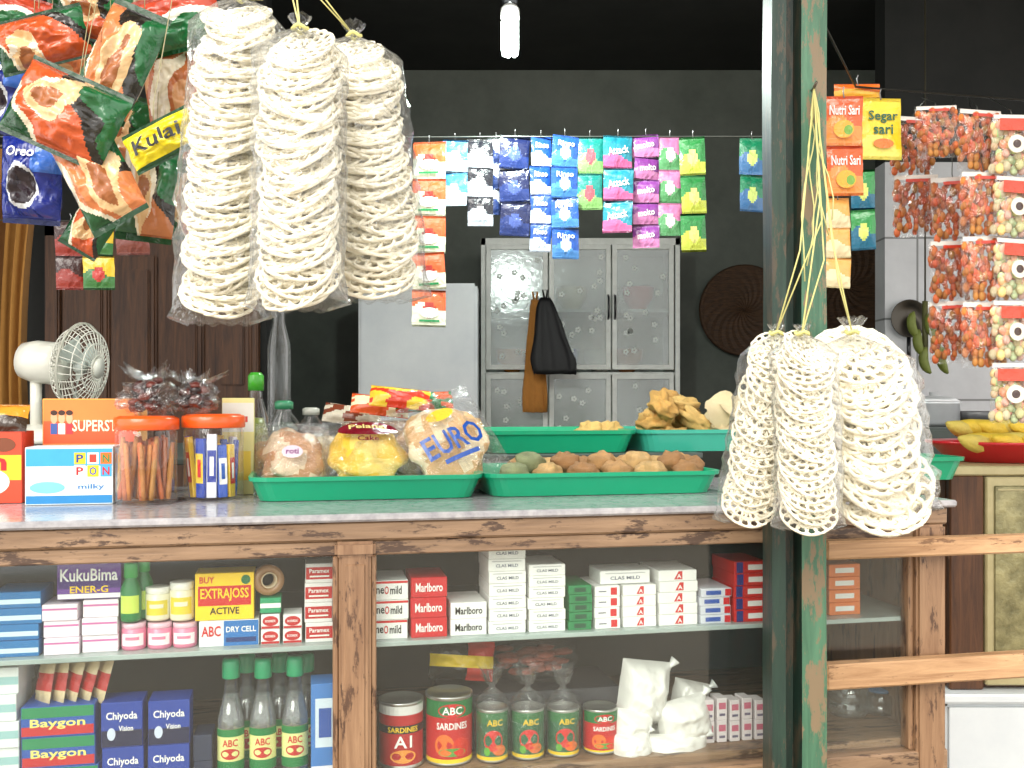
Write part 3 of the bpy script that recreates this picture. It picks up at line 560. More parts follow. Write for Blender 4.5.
cbox('carton',-40,22,432,504,.07,c(225,70,40),mm,'red and yellow snack carton with a round emblem',side=c(200,60,40))
m=MB();m.mats.append(FILM);wp=pillow(m,.08,.05,.012,FILM,lambda s,q:c(60,44,30) if q<.5 else c(225,150,50));m.thing('snack_packet',CM(0,vof(0,504)+.035,cz(5,430,vof(0,504))+.016)@RX(-30),'dark and gold snack packet lying on a carton','packet')
def jar(px1,px2,pt,pb,label,fill):
    px=(px1+px2)/2;v=vof(px,pb);r=cw(px1,px2,v)/2;h=cz(px,pt,v)-ZT;e=empty('snack_jar',CM(px,v+r,ZT+.001),label,'jar','clear snack jars with orange lids')
    MB().lathe([(r*.9,0),(r*.96,.004),(r*.96,h*.8),(r*.88,h*.86),(r*.88,h*.9)],32,JARC,WHITE,cap1=False).part('clear_body',e)
    MB().lathe([(r*.97,h*.84),(r*1.0,h*.85),(r*1.0,h*.965),(r*.95,h*.985),(r*.88,h*.985),(r*.85,h),(.001,h)],64,PLAS,c(238,92,30),rib=.015,ribn=1).part('lid',e)
    fill(e,r,h)
def sticks(e,r,h):
    for i in range(42):
        a=R.uniform(0,2*pi);q=r*.84*math.sqrt(R.random());x,y=q*cos(a),q*sin(a);tx,ty=x*.9+R.uniform(-.014,.014),y*.9+R.uniform(-.01,.01)
        dd=max(1,math.hypot(tx,ty)/(r*.84));tx/=dd;ty/=dd;L=h*R.uniform(.62,.78)
        pts=[Vector((x,y,.006)).lerp(Vector((tx,ty,L)),k/6) for k in range(7)]
        MB().tube(pts,[.0036,.0044,.0038,.0044,.0038,.0044,.003],FOOD,c(R.randint(165,200),R.randint(98,125),55),7).part('snack_stick',e)
def wafers(e,r,h):
    for i in range(16):
        a=2*pi*i/12 if i<12 else i*1.6;q=r*.66 if i<12 else r*.25;hh=h*R.uniform(.6,.75);m=MB()
        m.box(-.0075,.0075,-.004,.004,0,hh,FILM,[c(35,70,170),c(220,225,235),c(50,90,190),c(230,190,60)][i%4],bev=.001)
        wp=flat(-.004);m.rect(0,hh*.5,.013,hh*.5,[c(230,200,70),c(40,60,150),WHITE,c(190,40,40)][i%4],wp,.0005);m.rect(0,hh*.5,.006,hh*.3,[RED,WHITE,BLUE,WHITE][i%4],wp,.0009)
        m.part('wrapped_wafer',e,T((q*cos(a),q*sin(a),.004))@RZ(math.degrees(a)+90)@RX(R.uniform(-2,5))@RY(R.uniform(-5,5)))
jar(113,180,417,506,'clear plastic jar of brown snack sticks with orange lid',sticks)
jar(181,246,415,502,'clear plastic jar of blue wrapped wafers with orange lid',wafers)
def bundle(px,py,v,wpx,hpx,seed):
    rr=random.Random(seed);yy=cy(px,v);w=wpx/F*yy;h=hpx/F*yy
    m=MB();m.ball((0,0,h*.38),(w*.58,w*.42,h*.46),BAGT,WHITE,24,14,.9,2.6,seed)
    for k in range(11):
        a=rr.uniform(-1.2,1.2);m.add([(0,-.005,h*.7),(sin(a)*.02-.01,-.01,h*.9),(sin(a)*.055,rr.uniform(-.02,.02),h*rr.uniform(1.1,1.4)),(sin(a)*.02+.01,.01,h*.9)],[(0,1,2,3)],BAG,WHITE)
    o=m.thing('candy_bag',CM(px,v,wz(py,yy)+.002),'clear tied bag of dark brown candies on a jar lid','candy bag','dark candy bags on the jar lids')
    m=MB()
    for i in range(34):
        a=rr.uniform(0,2*pi);q=math.sqrt(rr.random());zf_=rr.random()
        m.ball((q*cos(a)*.42*w*(1-.55*zf_),q*sin(a)*.26*w,h*(.12+.72*zf_)),(.009,.007,.006),PLAS,[c(66,26,20),c(100,40,30),c(34,14,14)][i%3],8,6,.4,2,i)
    m.part('candies',o)
bundle(150,415,.235,46,40,1);bundle(196,413,.235,38,34,2)
cbox('carton',222,254,398,489,.02,c(232,222,150),lambda m,wp,w,h:(m.rect(0,h*.8,w*.98,h*.3,c(225,225,215),wp),m.rect(0,h*.78,w*.6,h*.06,c(200,70,60),wp,.0006),m.rect(0,h*.3,w*.8,h*.3,c(240,205,70),wp)),'pale yellow and white upright carton',vv=.31)
def b2(px,pt,v,r,body,cap,label,zb):
    h=cz(px,pt,v)-zb;e=empty('condiment_bottle',CM(px,v,zb+.001),label,'bottle','bottles behind the bread tray')
    MB().lathe([(r*.9,0),(r,.004),(r,h*.6),(r*.5,h*.78),(r*.5,h*.86)],24,JARC,WHITE,cap1=False).part('glass_body',e);MB().lathe([(r*.85,.003),(r*.92,.006),(r*.92,h*.5),(r*.6,h*.6)],20,PLAS,body).part('contents',e)
    MB().lathe([(r*.62,h*.84),(r*.62,h*.97),(r*.4,h)],24,PLAS,cap,rib=.05,ribn=1).part('cap',e)
b2(256,373,.47,.022,c(120,130,60),c(70,170,50),'glass bottle with bright green cap',ZT)
b2(284,401,.58,.028,c(80,90,80),c(60,140,100),'short jar with green cap',ZT2);b2(311,408,.60,.026,c(90,60,40),c(190,190,180),'short jar with pale cap',ZT2)
m=MB()
m.lathe([(.022,0),(.024,.004),(.024,.22),(.012,.27),(.012,.305),(.014,.31)],20,JARC,WHITE,cap1=False);m.thing('glass_bottle',CM(279,.80,ZT2+.001),'tall empty clear glass bottle','bottle')
def tray(name,u0,u1,v0,v1,z,h,col,label,group='green plastic trays'):
    hw=(u1-u0)/2;hd=(v1-v0)/2;m=MB();rs=[]
    for (s,zz) in((-.016,0.0),(-.012,.0005),(-.001,h*.82),(.003,h*.83),(.004,h),(-.002,h),(-.004,h*.86),(-.016,.004),(-.03,.003)):
        rs.append([(x,y,zz) for x,y in rrect(hw+s,hd+s,.028)])
    m.rings(rs,PLAS,col,False,True,True,True)
    return m.thing(name,MC@T(((u0+u1)/2,(v0+v1)/2,z)),label,'tray',group)
TG=c(22,160,116);VT=.17
tray('plastic_tray',cu(250,VT),cu(483,VT),VT,VT+.27,ZT+.0005,.038,TG,'green plastic tray holding wrapped bread')
tray('plastic_tray',cu(488,VT),cu(722,VT),VT,VT+.27,ZT+.0005,.038,TG,'green plastic tray holding round fritters')
tray('plastic_tray',cu(488,.54),cu(640,.54)-.01,.53,.82,ZT2+.0005,.045,TG,'nearly empty green plastic tray')
tray('plastic_tray',cu(642,.54),cu(752,.54),.53,.82,ZT2+.0005,.045,c(60,175,150),'pale green plastic tray with fried snacks')
zt0=ZT+.006
def bread(px1,px2,pt,v,deco,label,lean=-38,t=.038,fillc=None,fillc2=None):
    px=(px1+px2)/2;w=cw(px1,px2,v)*1.12;H=(cz(px,pt,v)-zt0)
    h=H*1.4;m=MB();m.mats.append(BAG)
    wp=pillow(m,w,h,t,BAG,ci(WHITE),28,28,seed=px,wr=.3)
    wq=pillowpos(w,h,t*1.12,.06,px,.0)
    if deco:deco(m,lambda x,z,o:wq(x/w+.5,z/h+.5,-1,o+.004),w,h)
    o=m.thing('bread_pack',CM(px,v+.05,zt0+H*.5)@RX(lean),label,'bread pack','wrapped breads in the tray')
    m=MB();m.ball((0,.0,0),(w*.42,t*.8,h*.38),FOOD,fillc,30,18,.35,1.7,px,colf=lambda i,j:fillc if noise.noise(Vector((i*.3,j*.3,px)))<.1 else (fillc2 or fillc));m.part('bread',o)
    return o
bread(258,327,428,.25,lambda m,wp,w,h:(m.disc(0,-h*.12,w*.15,h*.08,c(225,205,222),wp,.001,mat=FILM),m.text('roti',0,-h*.12,w*.18,h*.07,c(130,60,120),wp,.0016,mat=FILM)),'brown bun in a clear plastic bag',fillc=c(190,140,100),fillc2=c(226,200,170))
def yb_(m,wp,w,h):
    m.disc(0,h*.20,w*.36,h*.11,c(120,20,36),wp,.0012,mat=FILM);m.text('Pelangi',0,h*.21,w*.46,h*.09,c(245,220,140),wp,.002,mat=FILM);m.text('Cake',0,h*.04,w*.26,h*.07,c(120,20,36),wp,.002,mat=FILM)
bread(326,407,426,.24,yb_,'yellow cake in clear bag with maroon label',fillc=c(240,196,60),fillc2=c(246,214,110))
def eu(m,wp,w,h):
    m.text('EURO',0,-h*.04,w*.66,h*.22,c(30,80,170),wp,.001,mat=FILM);m.disc(0,h*.22,w*.16,h*.06,c(240,200,60),wp,.001,mat=FILM);m.rect(0,-h*.21,w*.4,h*.04,c(30,80,170),wp,.001,4,mat=FILM)
o=bread(402,494,406,.235,eu,'bread pack in shiny clear film with blue lettering',-30,fillc=c(220,176,120),fillc2=c(242,222,184));o.matrix_world=o.matrix_world@RY(-24)
for i,(px,v) in enumerate([(275,.37),(320,.38),(365,.38),(410,.38),(450,.37)]):
    m=MB();m.mats.append(BAG);pillow(m,.11,.10,.032,BAG,ci(WHITE),20,20,seed=i+9,wr=.4)
    o=m.thing('bread_pack',CM(px,v-.01,zt0+.05)@RX(-50)@RZ(R.uniform(-15,15)),'bun in a clear plastic bag at the tray back','bread pack','wrapped breads in the tray')
    m=MB();m.ball((0,0,0),(.045,.026,.042),FOOD,[c(185,130,85),c(235,215,180),c(225,190,140),c(205,150,100),c(230,210,170)][i],18,12,.35,2,i);m.part('bread',o)
for i,(px,py,c1,c2) in enumerate([(400,398,c(215,60,35),c(240,200,60)),(424,402,c(30,120,60),c(220,90,40)),(380,406,c(220,90,40),c(235,220,180)),(352,416,c(200,190,170),c(120,60,40))]):
    m=MB();m.mats.append(FILM);pillow(m,.12,.05,.016,FILM,(lambda a,b,i:lambda s,q:a if noise.noise(Vector((s*3,q*3,i*5)))<.05 else b)(c1,c2,i),24,18,seed=i)
    yy=cy(px,.62+.03*i);m.thing('snack_packet',CM(px,.62+.045*i,wz(py,yy)-.0)@RX(-35)@RY(R.uniform(-10,12)),'shiny coloured snack packet piled behind the bread','packet','snack packets behind the bread')
m=MB();m.box(-.1,.1,-.08,.08,0,cz(395,412,.68)-ZT2-.02,PAPER,c(150,110,70));m.thing('carton',CM(392,.70,ZT2+.0005),'brown carton under the snack packets','box')
FR=[];FC=[c(186,142,92),c(206,168,112),c(164,120,76),c(140,146,106)]
for k in range(4):
    m=MB();m.ball((0,0,0),(1,.95,.72),FOOD,FC[k],22,14,.3,2.0,k,colf=(lambda k:lambda i,j:tuple(q*(1+.35*noise.noise(Vector((i*.35,j*.35,k*3)))) for q in FC[k]))(k));FR.append(m.mesh('fritter'))
FS=[];SC2=[c(206,158,84),c(224,184,110)]
for k in range(2):
    m=MB();m.ball((0,0,0),(1,.95,.72),FOOD,SC2[k],22,14,.7,2.4,k+9,colf=(lambda k:lambda i,j:tuple(q*(1+.3*noise.noise(Vector((i*.4,j*.4,k*3)))) for q in SC2[k]))(k));FS.append(m.mesh('fried_snack'))
def frit(name,M,s,me,label,cat,group):
    o=bpy.data.objects.new(name,me);COL.objects.link(o);o.matrix_world=M@Matrix.Diagonal((s[0],s[1],s[2],1));tag(o,label,cat,group)
gf='fritters in the green tray'
for i,px in enumerate([514,548,583,617,651,688]):
    s=.0275*R.uniform(.93,1.06);frit('fritter',CM(px,.23+.01*(i%2),ZT+.033)@RZ(R.uniform(0,180)),(s,s,s),FR[3 if i==0 else i%3],'greenish round fried dumpling' if i==0 else 'golden brown round fritter in a tray','fritter',gf)
for i,px in enumerate([530,566,601,636,672]):
    frit('fritter',CM(px,.275,ZT+.047)@RZ(R.uniform(0,180)),(.027,.026,.028),FR[3 if i==0 else (i+1)%3],'golden brown round fritter in a tray','fritter',gf)
for i in range(6):frit('fritter',CM(520+i*34,.34,ZT+.036)@RZ(R.uniform(0,180)),(.027,.026,.027),FR[i%3],'golden brown round fritter in a tray','fritter',gf)
for i in range(5):frit('fritter',CM(535+i*36,.39,ZT+.036)@RZ(R.uniform(0,180)),(.027,.026,.027),FR[(i+2)%3],'golden brown round fritter in a tray','fritter',gf)
for i,px in enumerate([590,611]):frit('fritter',CM(px,.66,ZT2+.035)@RZ(i*40),(.03,.025,.034),FS[1],'yellow fried snack in a back tray','fritter','fried snacks in the back trays')
for i in range(22):
    px=R.uniform(650,696);lay=i//8
    if lay==2: px=R.uniform(660,688)
    frit('fried_snack',CM(px,.60+.14*R.random(),ZT2+.028+.033*lay)@RX(R.uniform(-40,40))@RY(R.uniform(-50,50))@RZ(R.uniform(0,180)),(.042,.026,.026),FS[i%2],'crisp golden fried snack piled in a tray','fried snack','fried snacks in the back trays')
CR2=[]
for k in range(2):
    m=MB();rs=[]
    for i in range(6):
        q=max(.02,i/5);rs.append([(q*cos(2*pi*j/18)*(1+.15*noise.noise(Vector((j*.6,k,1)))),q*sin(2*pi*j/18),.35*q*q*sin(j*.7+k)) for j in range(18)])
    m.rings(rs,FOOD,c(232,212,170));CR2.append(m.mesh('puffed_cracker'))
for i in range(14):
    o=bpy.data.objects.new('puffed_cracker',CR2[i%2]);COL.objects.link(o);o.matrix_world=CM(710+i*2.8,.60+.03*(i%3),ZT2+.035+.015*(i%5))@RX(R.uniform(30,75))@RY(R.uniform(-40,40))@Matrix.Scale(.034,4);tag(o,'pale curled fried cracker piled in a tray','cracker','curled crackers in the back tray')
tray('plastic_tray',cu(905,.36),cu(958,.36)-.0,.33,.48,ZT+.0005,.045,TG,'small green plastic tray at the counter end')
yg=2.05
e=empty('gold_cabinet',T((wx(950,yg),yg,0)),'old cabinet with dark frame and gold figured panels','cabinet')
W_=.46;ztop=wz(466,yg);zl=wz(690,yg)
m=MB();m.box(0,W_,.02,.4,zl,ztop-.02,WDARK,bev=.004);m.box(-.005,W_,0,.42,ztop-.02,ztop,MGFR,bev=.003);m.box(0,.07,0,.02,zl,ztop-.02,WDARK,bev=.003);m.part('body',e)
m=MB();m.box(.072,.26,-.004,.02,zl+.01,ztop-.022,MGFR,bev=.003);dr=m.part('door',e)
m=MB();m.box(.088,.244,-.008,-.003,zl+.03,ztop-.04,MGOLD,bev=.002);m.box(.094,.238,-.0095,-.007,zl+.036,zl+.040,MGFR,bev=.0005);m.box(.094,.238,-.0095,-.007,ztop-.05,ztop-.046,MGFR,bev=.0005)
m.part('panel',dr)
m=MB();m.box(-.02,W_,-.02,.42,0,zl-.02,MWHITE,bev=.01);m.box(-.03,W_+.01,-.03,.43,zl-.02,zl-.0008,MWHITE,bev=.004);m.thing('white_stand',T((wx(950,yg),yg,0)),'white painted block stand under the gold cabinet','stand')
m=MB();rs=[]
for s,zz in((.0,.0),(.13,.0),(.165,.035),(.18,.04),(.18,.045),(.16,.04),(.125,.006),(.001,.005)):rs.append([(max(s,.001)*cos(2*pi*j/36),max(s,.001)*.75*sin(2*pi*j/36),zz) for j in range(36)])
m.rings(rs,PLAS,c(205,34,44));xt=wx(1000,2.2)+.03;m.thing('plastic_tray',T((xt,2.22,ztop+.001)),'round red plastic tray holding bananas','tray')
for i in range(12):
    m=MB();pts=[];rr_=[]
    for k in range(11):
        t=k/10;a=(t-.5)*1.3;pts.append((.11*sin(a),0,.11*(1-cos(a))));rr_.append([.004,.012,.017,.019,.020,.020,.019,.018,.015,.009,.004][k])
    m.tube(pts,rr_,FOOD,c(225,190,60) if i%3 else c(214,190,90),8);m.thing('banana',T((xt-.09+.036*(i%6),2.15+.07*(i//6),ztop+.040+.028*(i//6)+.004*(i%2)))@RZ(20+R.uniform(-20,20))@RX(R.uniform(-60,-40)),'ripe yellow banana in a red tray','banana','bananas in the red tray')
y=2.75;m=MB();m.lathe([(.055,0),(.066,.01),(.066,.06),(.07,.065),(.067,.065)],32,POTM,c(200,202,205),cap1=False);e=m.thing('cooking_pot',T((wx(934,y),y,wz(426,y)+.001)),'dented aluminium cooking pot with lid','pot');MB().lathe([(.07,.066),(.05,.078),(.012,.082),(.012,.092),(.001,.093)],32,POTM,c(205,206,208)).part('lid',e)
st=MB().box(-.35,.7,-.2,.3,0,wz(426,y),MPANEL,bev=.006);st.thing('kitchen_bench',T((wx(935,y),y,0)),'grey kitchen bench carrying pots and bowls','bench')
for px,col in((975,c(90,90,92)),(1020,c(110,60,45))):
    m=MB();m.lathe([(.03,0),(.05,.02),(.06,.04),(.056,.04),(.04,.02),(.001,.008)],28,PLAS,col);m.thing('bowl',T((wx(px,y),y,wz(426,y)+.001)),'dark bowl standing on the kitchen bench','bowl','bowls on the kitchen bench')
for i in range(6):
    m=MB();pts=[]
    for k in range(9):
        a=(k/8-.5)*1.4;pts.append((.07*sin(a),0,.07*(1-cos(a))))
    m.tube(pts,[.004,.011,.015,.016,.016,.016,.014,.01,.004],FOOD,c(110,120,50),8);m.thing('banana',T((wx(914+i*6,3.4),3.42,wz(325+(i%3)*18,3.4)))@RY(80)@RX(R.uniform(-30,30)),'green banana hanging in a bunch','banana','green bananas hanging by the wall')
m=MB();m.tube([(wx(930,3.4),3.44,wz(300,3.4)),(wx(930,3.4),3.44,wz(370,3.4))],.01,FOOD,c(90,90,50));m.tube([(wx(930,3.4),3.44,wz(300,3.4)),(wx(930,3.4),3.44,2.75)],.003,FIBRE,c(60,56,40));m.thing('banana_stalk',Matrix(),'green banana stalk hanging on a string','stalk')
# ---------------------------------------------------------------- hanging snack bags
def snackpat(k):
    cb=[c(196,84,40),c(208,124,74),c(184,112,66)][k%3];cx_=.35+.35*((k*37)%10)/10;cz_=.3+.3*((k*53)%10)/10
    def f(s,q):
        n=noise.noise(Vector((s*1.8+k*3,q*1.8,k)));d=s+q*.7+.45*n
        if q<.05 or q>.95:return c(36,84,48)
        if d<.42:return c(24,78,42)
        if d<.48:return c(236,226,200)
        n2=noise.noise(Vector((s*3.4,q*3.4,k+.5)))
        r=math.hypot(s-cx_,(q-cz_)*.8)+.22*n2
        if r<.10:return c(160,96,54)
        if r<.27:return c(226,188,138) if n2<.25 else c(240,228,204)
        if d>1.26:return c(28,96,52)
        if d>1.08:return c(36,32,28)
        return cb
    return f
def bluepat(s,q):
    r=math.hypot(s-.5,q-.4)
    if q>.93 or q<.06:return c(18,34,100)
    if r<.2:return c(40,30,40) if r>.05 else c(60,50,60)
    if r<.25:return c(220,225,230)
    if s>.7 and q>.55:return c(60,110,200)
    return c(24,42,130)
def yellpat(s,q):return c(236,214,30) if .1<q<.9 else c(40,90,50)
def brownpat(s,q):
    n=noise.noise(Vector((s*2.2,q*2.2,9)));return c(206,150,104) if n>.1 else (c(184,106,62) if n>-.18 else c(238,226,200))
def greenpat(s,q):
    n=noise.noise(Vector((s*2,q*2,4)))
    return c(28,104,56) if q+.3*n<.42 else (c(238,234,220) if q+.3*n<.6 else c(190,70,44))
SB=[(42,40,92,54,-14,snackpat(0),1.30),(120,62,64,118,24,snackpat(1),1.27),(172,24,98,58,-14,greenpat,1.33),(66,114,110,84,24,snackpat(3),1.22),(176,92,58,86,-6,brownpat,1.36),
(98,176,64,108,-28,snackpat(4),1.24),(150,186,56,114,6,snackpat(5),1.33),(162,140,76,42,-24,yellpat,1.19),(32,178,64,92,4,bluepat,1.34),(6,92,56,84,12,bluepat,1.41),
(88,14,84,52,10,snackpat(6),1.40),(196,140,50,92,-8,snackpat(7),1.42),(205,60,52,90,10,brownpat,1.45),(14,14,70,44,20,greenpat,1.36),(125,130,60,72,20,snackpat(8),1.42),(186,200,44,80,4,snackpat(2),1.40),(66,70,70,50,-30,snackpat(10),1.38),(140,10,70,40,6,brownpat,1.44),(92,226,40,60,30,snackpat(9),1.36)]
gs='snack bags hung in a cluster'
for i,(px,py,w,h,rot,pat,y) in enumerate(SB):
    W=w/F*y;H=h/F*y;m=MB();m.mats.append(FILM);wp=pillow(m,W,H,min(W,H)*.3,FILM,pat,54,58,.07,i,.28)
    wq=pillowpos(W,H,min(W,H)*.34,.07,i,.0);wpt=lambda x,z,o:wq(x/W+.5,z/H+.5,-1,o+.002)
    if pat is yellpat:m.text('Kulai',0,0,W*.75,H*.36,BLACK,wpt,.001)
    elif pat is bluepat:m.text('Oreo',0,H*.27,W*.5,H*.11,WHITE,wpt,.001)
    nm='green orange and cream glossy snack bag'
    if pat is yellpat:nm='bright yellow snack bag with black lettering'
    if pat is bluepat:nm='dark blue snack bag with round cookie picture'
    if pat is brownpat:nm='brown and cream snack bag'
    if pat is greenpat:nm='green white and red snack bag'
    o=m.thing('snack_bag',T((wx(px,y),y,wz(py,y)))@RY(rot)@RX(R.uniform(-6,8))@RZ(R.uniform(-10,10)),nm+' hanging in a bunch','snack bag',gs)
    top=o.matrix_world@Vector((0,0,H/2))
    m=MB();m.tube([top,(top.x,top.y,top.z+.02),(top.x,1.38,1.99)],.0006,FIBRE,c(160,150,110),4);k=m.part('string',o);k.matrix_parent_inverse=o.matrix_world.inverted()
def sachet_mesh(w,h,t,pat,deco=None,nx=14,nz=18,seed=0):
    m=MB();m.mats.append(FILM);wp=pillow(m,w,h,t,FILM,pat,nx,nz,.1,seed,.15)
    if deco:deco(m,lambda x,z,o:(x,-t*1.25-.0002-o*.3,z),w,h)
    return m.mesh('sachet')
def strip(px,pt,pb,n,wpx,y,pat,deco,label,group='sachet strips hanging from the wire',dx=0):
    w=wpx/F*y*1.06;h=(pb-pt)/n/F*y;me=sachet_mesh(w,h,.005,pat,deco,seed=px)
    e=empty('sachet_strip',T((wx(px,y),y,wz(pt,y)))@RZ(R.uniform(-5,5)),label,'sachet strip',group)
    for i in range(n):
        o=bpy.data.objects.new('sachet',me);COL.objects.link(o);o.parent=e;o.matrix_basis=T((dx*i+R.uniform(-.002,.002),0,-h*(i+.5)))@RZ(R.uniform(-16,16))@RX(R.uniform(-4,4))@RY(R.uniform(-3,3))
    m=MB();m.tube([(0,0,-.003),(0,.006,.01),(0,.0,.016)],.0012,METAL,c(150,150,150),4);m.part('hook',e)
def two(a,b,k=.5,cc=None):
    def f(s,q):
        if cc and math.hypot(s-.5,(q-.45))<.22:return cc
        return a if q>k+.12*sin(s*5) else b
    return f
def tx(t,col,z=.12,w=.8,h=.2,rot=0):return lambda m,wp,W,H:m.text(t,0,H*z,W*w*.8,H*h,col,wp,.0016,rot=rot)
Y=2.4
strip(402,142,262,3,20,Y+.05,two(c(60,36,24),c(200,180,140)),None,'brown and cream coffee sachet strip')
strip(429,142,327,5,32,Y-.02,two(c(216,96,50),c(230,232,205),.55,c(170,50,40)),lambda m,wp,W,H:(m.disc(0,-H*.12,W*.28,H*.14,WHITE,wp,.0012),m.rect(0,-H*.34,W*.6,H*.06,GREEN,wp,.0012,4)),'orange white and green drink sachet strip')
strip(455,140,206,2,25,Y,two(c(70,140,195),c(190,212,228),.5,c(225,230,235)),None,'light blue milk sachet strip')
strip(480,139,226,3,24,Y,two(c(36,36,44),c(176,184,196),.5,c(205,205,205)),None,'black and white drink sachet strip')
strip(496,139,215,3,16,Y+.03,two(c(190,196,205),c(44,60,110)),None,'white and blue sachet strip')
strip(515,136,236,3,28,Y,two(c(26,34,74),c(34,52,110),.5,c(66,84,150)),None,'dark navy sachet strip')
strip(541,137,252,4,20,Y,two(c(36,78,160),c(205,212,225),.4),tx('Rinso',WHITE,.2),'blue detergent sachet strip with white lettering')
strip(565,136,259,4,26,Y-.01,two(c(36,84,170),c(70,130,195),.4,c(205,220,235)),tx('Rinso',WHITE,.25,.8,.18),'bright blue detergent sachet strip')
strip(590,137,210,2,24,Y,two(c(30,124,116),c(124,170,100),.45,c(200,80,90)),None,'teal and green detergent sachet strip')
strip(618,136,233,3,28,Y-.01,two(c(34,130,150),c(196,96,146),.35),tx('Attack',WHITE,.05,.9,.24,10),'teal and pink detergent sachet strip with white lettering')
strip(646,135,248,5,25,Y,two(c(136,66,146),c(200,124,176),.5),tx('molto',WHITE,.05,.8,.28,8),'purple and pink softener sachet strip')
strip(670,137,236,3,22,Y,two(c(200,116,160),c(84,146,94),.55,c(225,200,212)),None,'pink and green sachet strip')
strip(693,137,252,3,24,Y-.01,two(c(50,136,70),c(196,206,80),.45,c(225,218,130)),None,'green and yellow sachet strip')
strip(752,138,212,2,24,Y,two(c(30,130,90),c(60,110,160),.5,c(200,220,120)),None,'green sachet strip beside the post')
strip(863,170,250,2,22,Y,two(c(60,150,80),c(40,110,140),.5,c(220,230,120)),None,'green and blue sachet strip')
strip(98,222,290,2,28,1.9,two(c(225,190,50),c(60,120,60),.5,c(190,50,40)),None,'yellow green and red sachet strip','coffee sachets below the snack bags')
strip(70,222,290,2,26,1.9,two(c(60,30,26),c(150,50,40)),None,'dark brown coffee sachet strip','coffee sachets below the snack bags')
strip(133,222,255,1,30,1.9,two(c(60,34,30),c(120,60,50)),None,'dark brown single coffee sachet','coffee sachets below the snack bags')
MB().tube([(-2.6,Y,wz(138,Y)+.01),(-.6,Y,wz(138,Y)),(.0,Y-.005,wz(138,Y)+.002),(.7,Y,wz(138,Y)+.004),(2.5,Y,wz(138,Y)+.02)],.0022,METAL,c(120,125,120),6).thing('steel_wire',Matrix(),'thin steel wire stretched across the shop','wire')
MB().tube([(-2.6,1.9,wz(222,1.9)+.02),(wx(75,1.9),1.9,wz(222,1.9)+.002),(wx(240,1.9),1.9,wz(222,1.9)+.0),(-.3,1.9,wz(222,1.9)+.3)],.0012,FIBRE,c(40,40,34),5).thing('twine_line',Matrix(),'dark twine line holding sachets','twine')
YR=1.8
def nutri(m,wp,W,H):m.text('Nutri Sari',0,H*.2,W*.8,H*.2,WHITE,wp,.0016);m.disc(0,-H*.18,W*.28,H*.18,c(250,170,40),wp,.0012);m.disc(W*.12,-H*.2,W*.12,H*.1,c(120,170,50),wp,.0018)
strip(844,96,196,2,34,YR-.05,two(c(226,96,40),c(236,146,66),.5),nutri,'orange drink sachet strip with white lettering','drink sachets by the post')
strip(838,198,288,3,26,YR-.04,two(c(236,176,96),c(232,214,172),.5),None,'pale orange drink sachet strip','drink sachets by the post')
strip(881,98,160,1,38,YR-.03,two(c(240,212,50),c(240,224,100),.3),lambda m,wp,W,H:(m.text('Segar',0,H*.18,W*.75,H*.2,c(20,90,60),wp,.0016),m.text('sari',0,-H*.02,W*.5,H*.16,c(20,90,60),wp,.0016),m.disc(0,-H*.25,W*.26,H*.08,c(230,120,40),wp,.0012)),'yellow drink sachet with green lettering','drink sachets by the post')
strip(858,84,98,1,44,YR-.02,two(c(240,120,40),c(240,180,60)),None,'orange sachet folded over the wire','drink sachets by the post')
MB().tube([(.435,1.445,wz(92,1.8)+.02),(wx(850,YR),YR-.03,wz(92,YR)),(wx(1024,YR),YR,wz(100,YR)),(2.5,1.94,wz(100,YR)+.1)],.002,METAL,c(60,60,56),6).thing('steel_wire',Matrix(),'thin steel wire from the post to the wall','wire')
def pnut(k,w,h,col,big):
    rr=random.Random(k);m=MB();m.mats.append(BAG);wp=pillow(m,w*1.04,h*1.02,.015,BAG,ci(WHITE),16,18,.06,k,.3)
    m.rect(0,h*.465,w*.99,h*.07,c(228,222,214),lambda x,z,o:(x,-.0015-o,z),.0006,4,mat=FILM)
    if not big: m.rect(0,h*.40,w*.5,h*.05,c(196,60,40),lambda x,z,o:(x,-.010-o,z),.0006,4,mat=FILM)
    if big:
        fl=lambda x,z,o:(x,-.017-o,z)
        m.rect(0,h*.30,w*.86,h*.2,c(206,70,44),fl,.0006,6,mat=FILM);m.disc(0,-h*.02,w*.22,h*.15,c(235,228,212),fl,.0008,mat=FILM);m.disc(0,-h*.02,w*.1,h*.07,c(70,50,44),fl,.0012,mat=FILM)
    a=m.mesh('peanut_bag');m=MB()
    for i in range(120 if not big else 80):
        x=rr.uniform(-.46,.46)*w;z=rr.uniform(-.44,.40)*h;s=rr.uniform(.0046,.0062)*(1.15 if big else 1)
        m.ball((x,rr.uniform(-.008,.006),z),(s,s*.9,s*1.1),FOOD,tuple(q*rr.uniform(.65,1.35) for q in col),7,5)
    return a,m.mesh('peanuts')
PA=pnut(1,.078,.085,c(176,88,44),False);PB=pnut(2,.078,.082,c(192,112,58),False);PC=pnut(3,.06,.08,c(222,194,150),True)
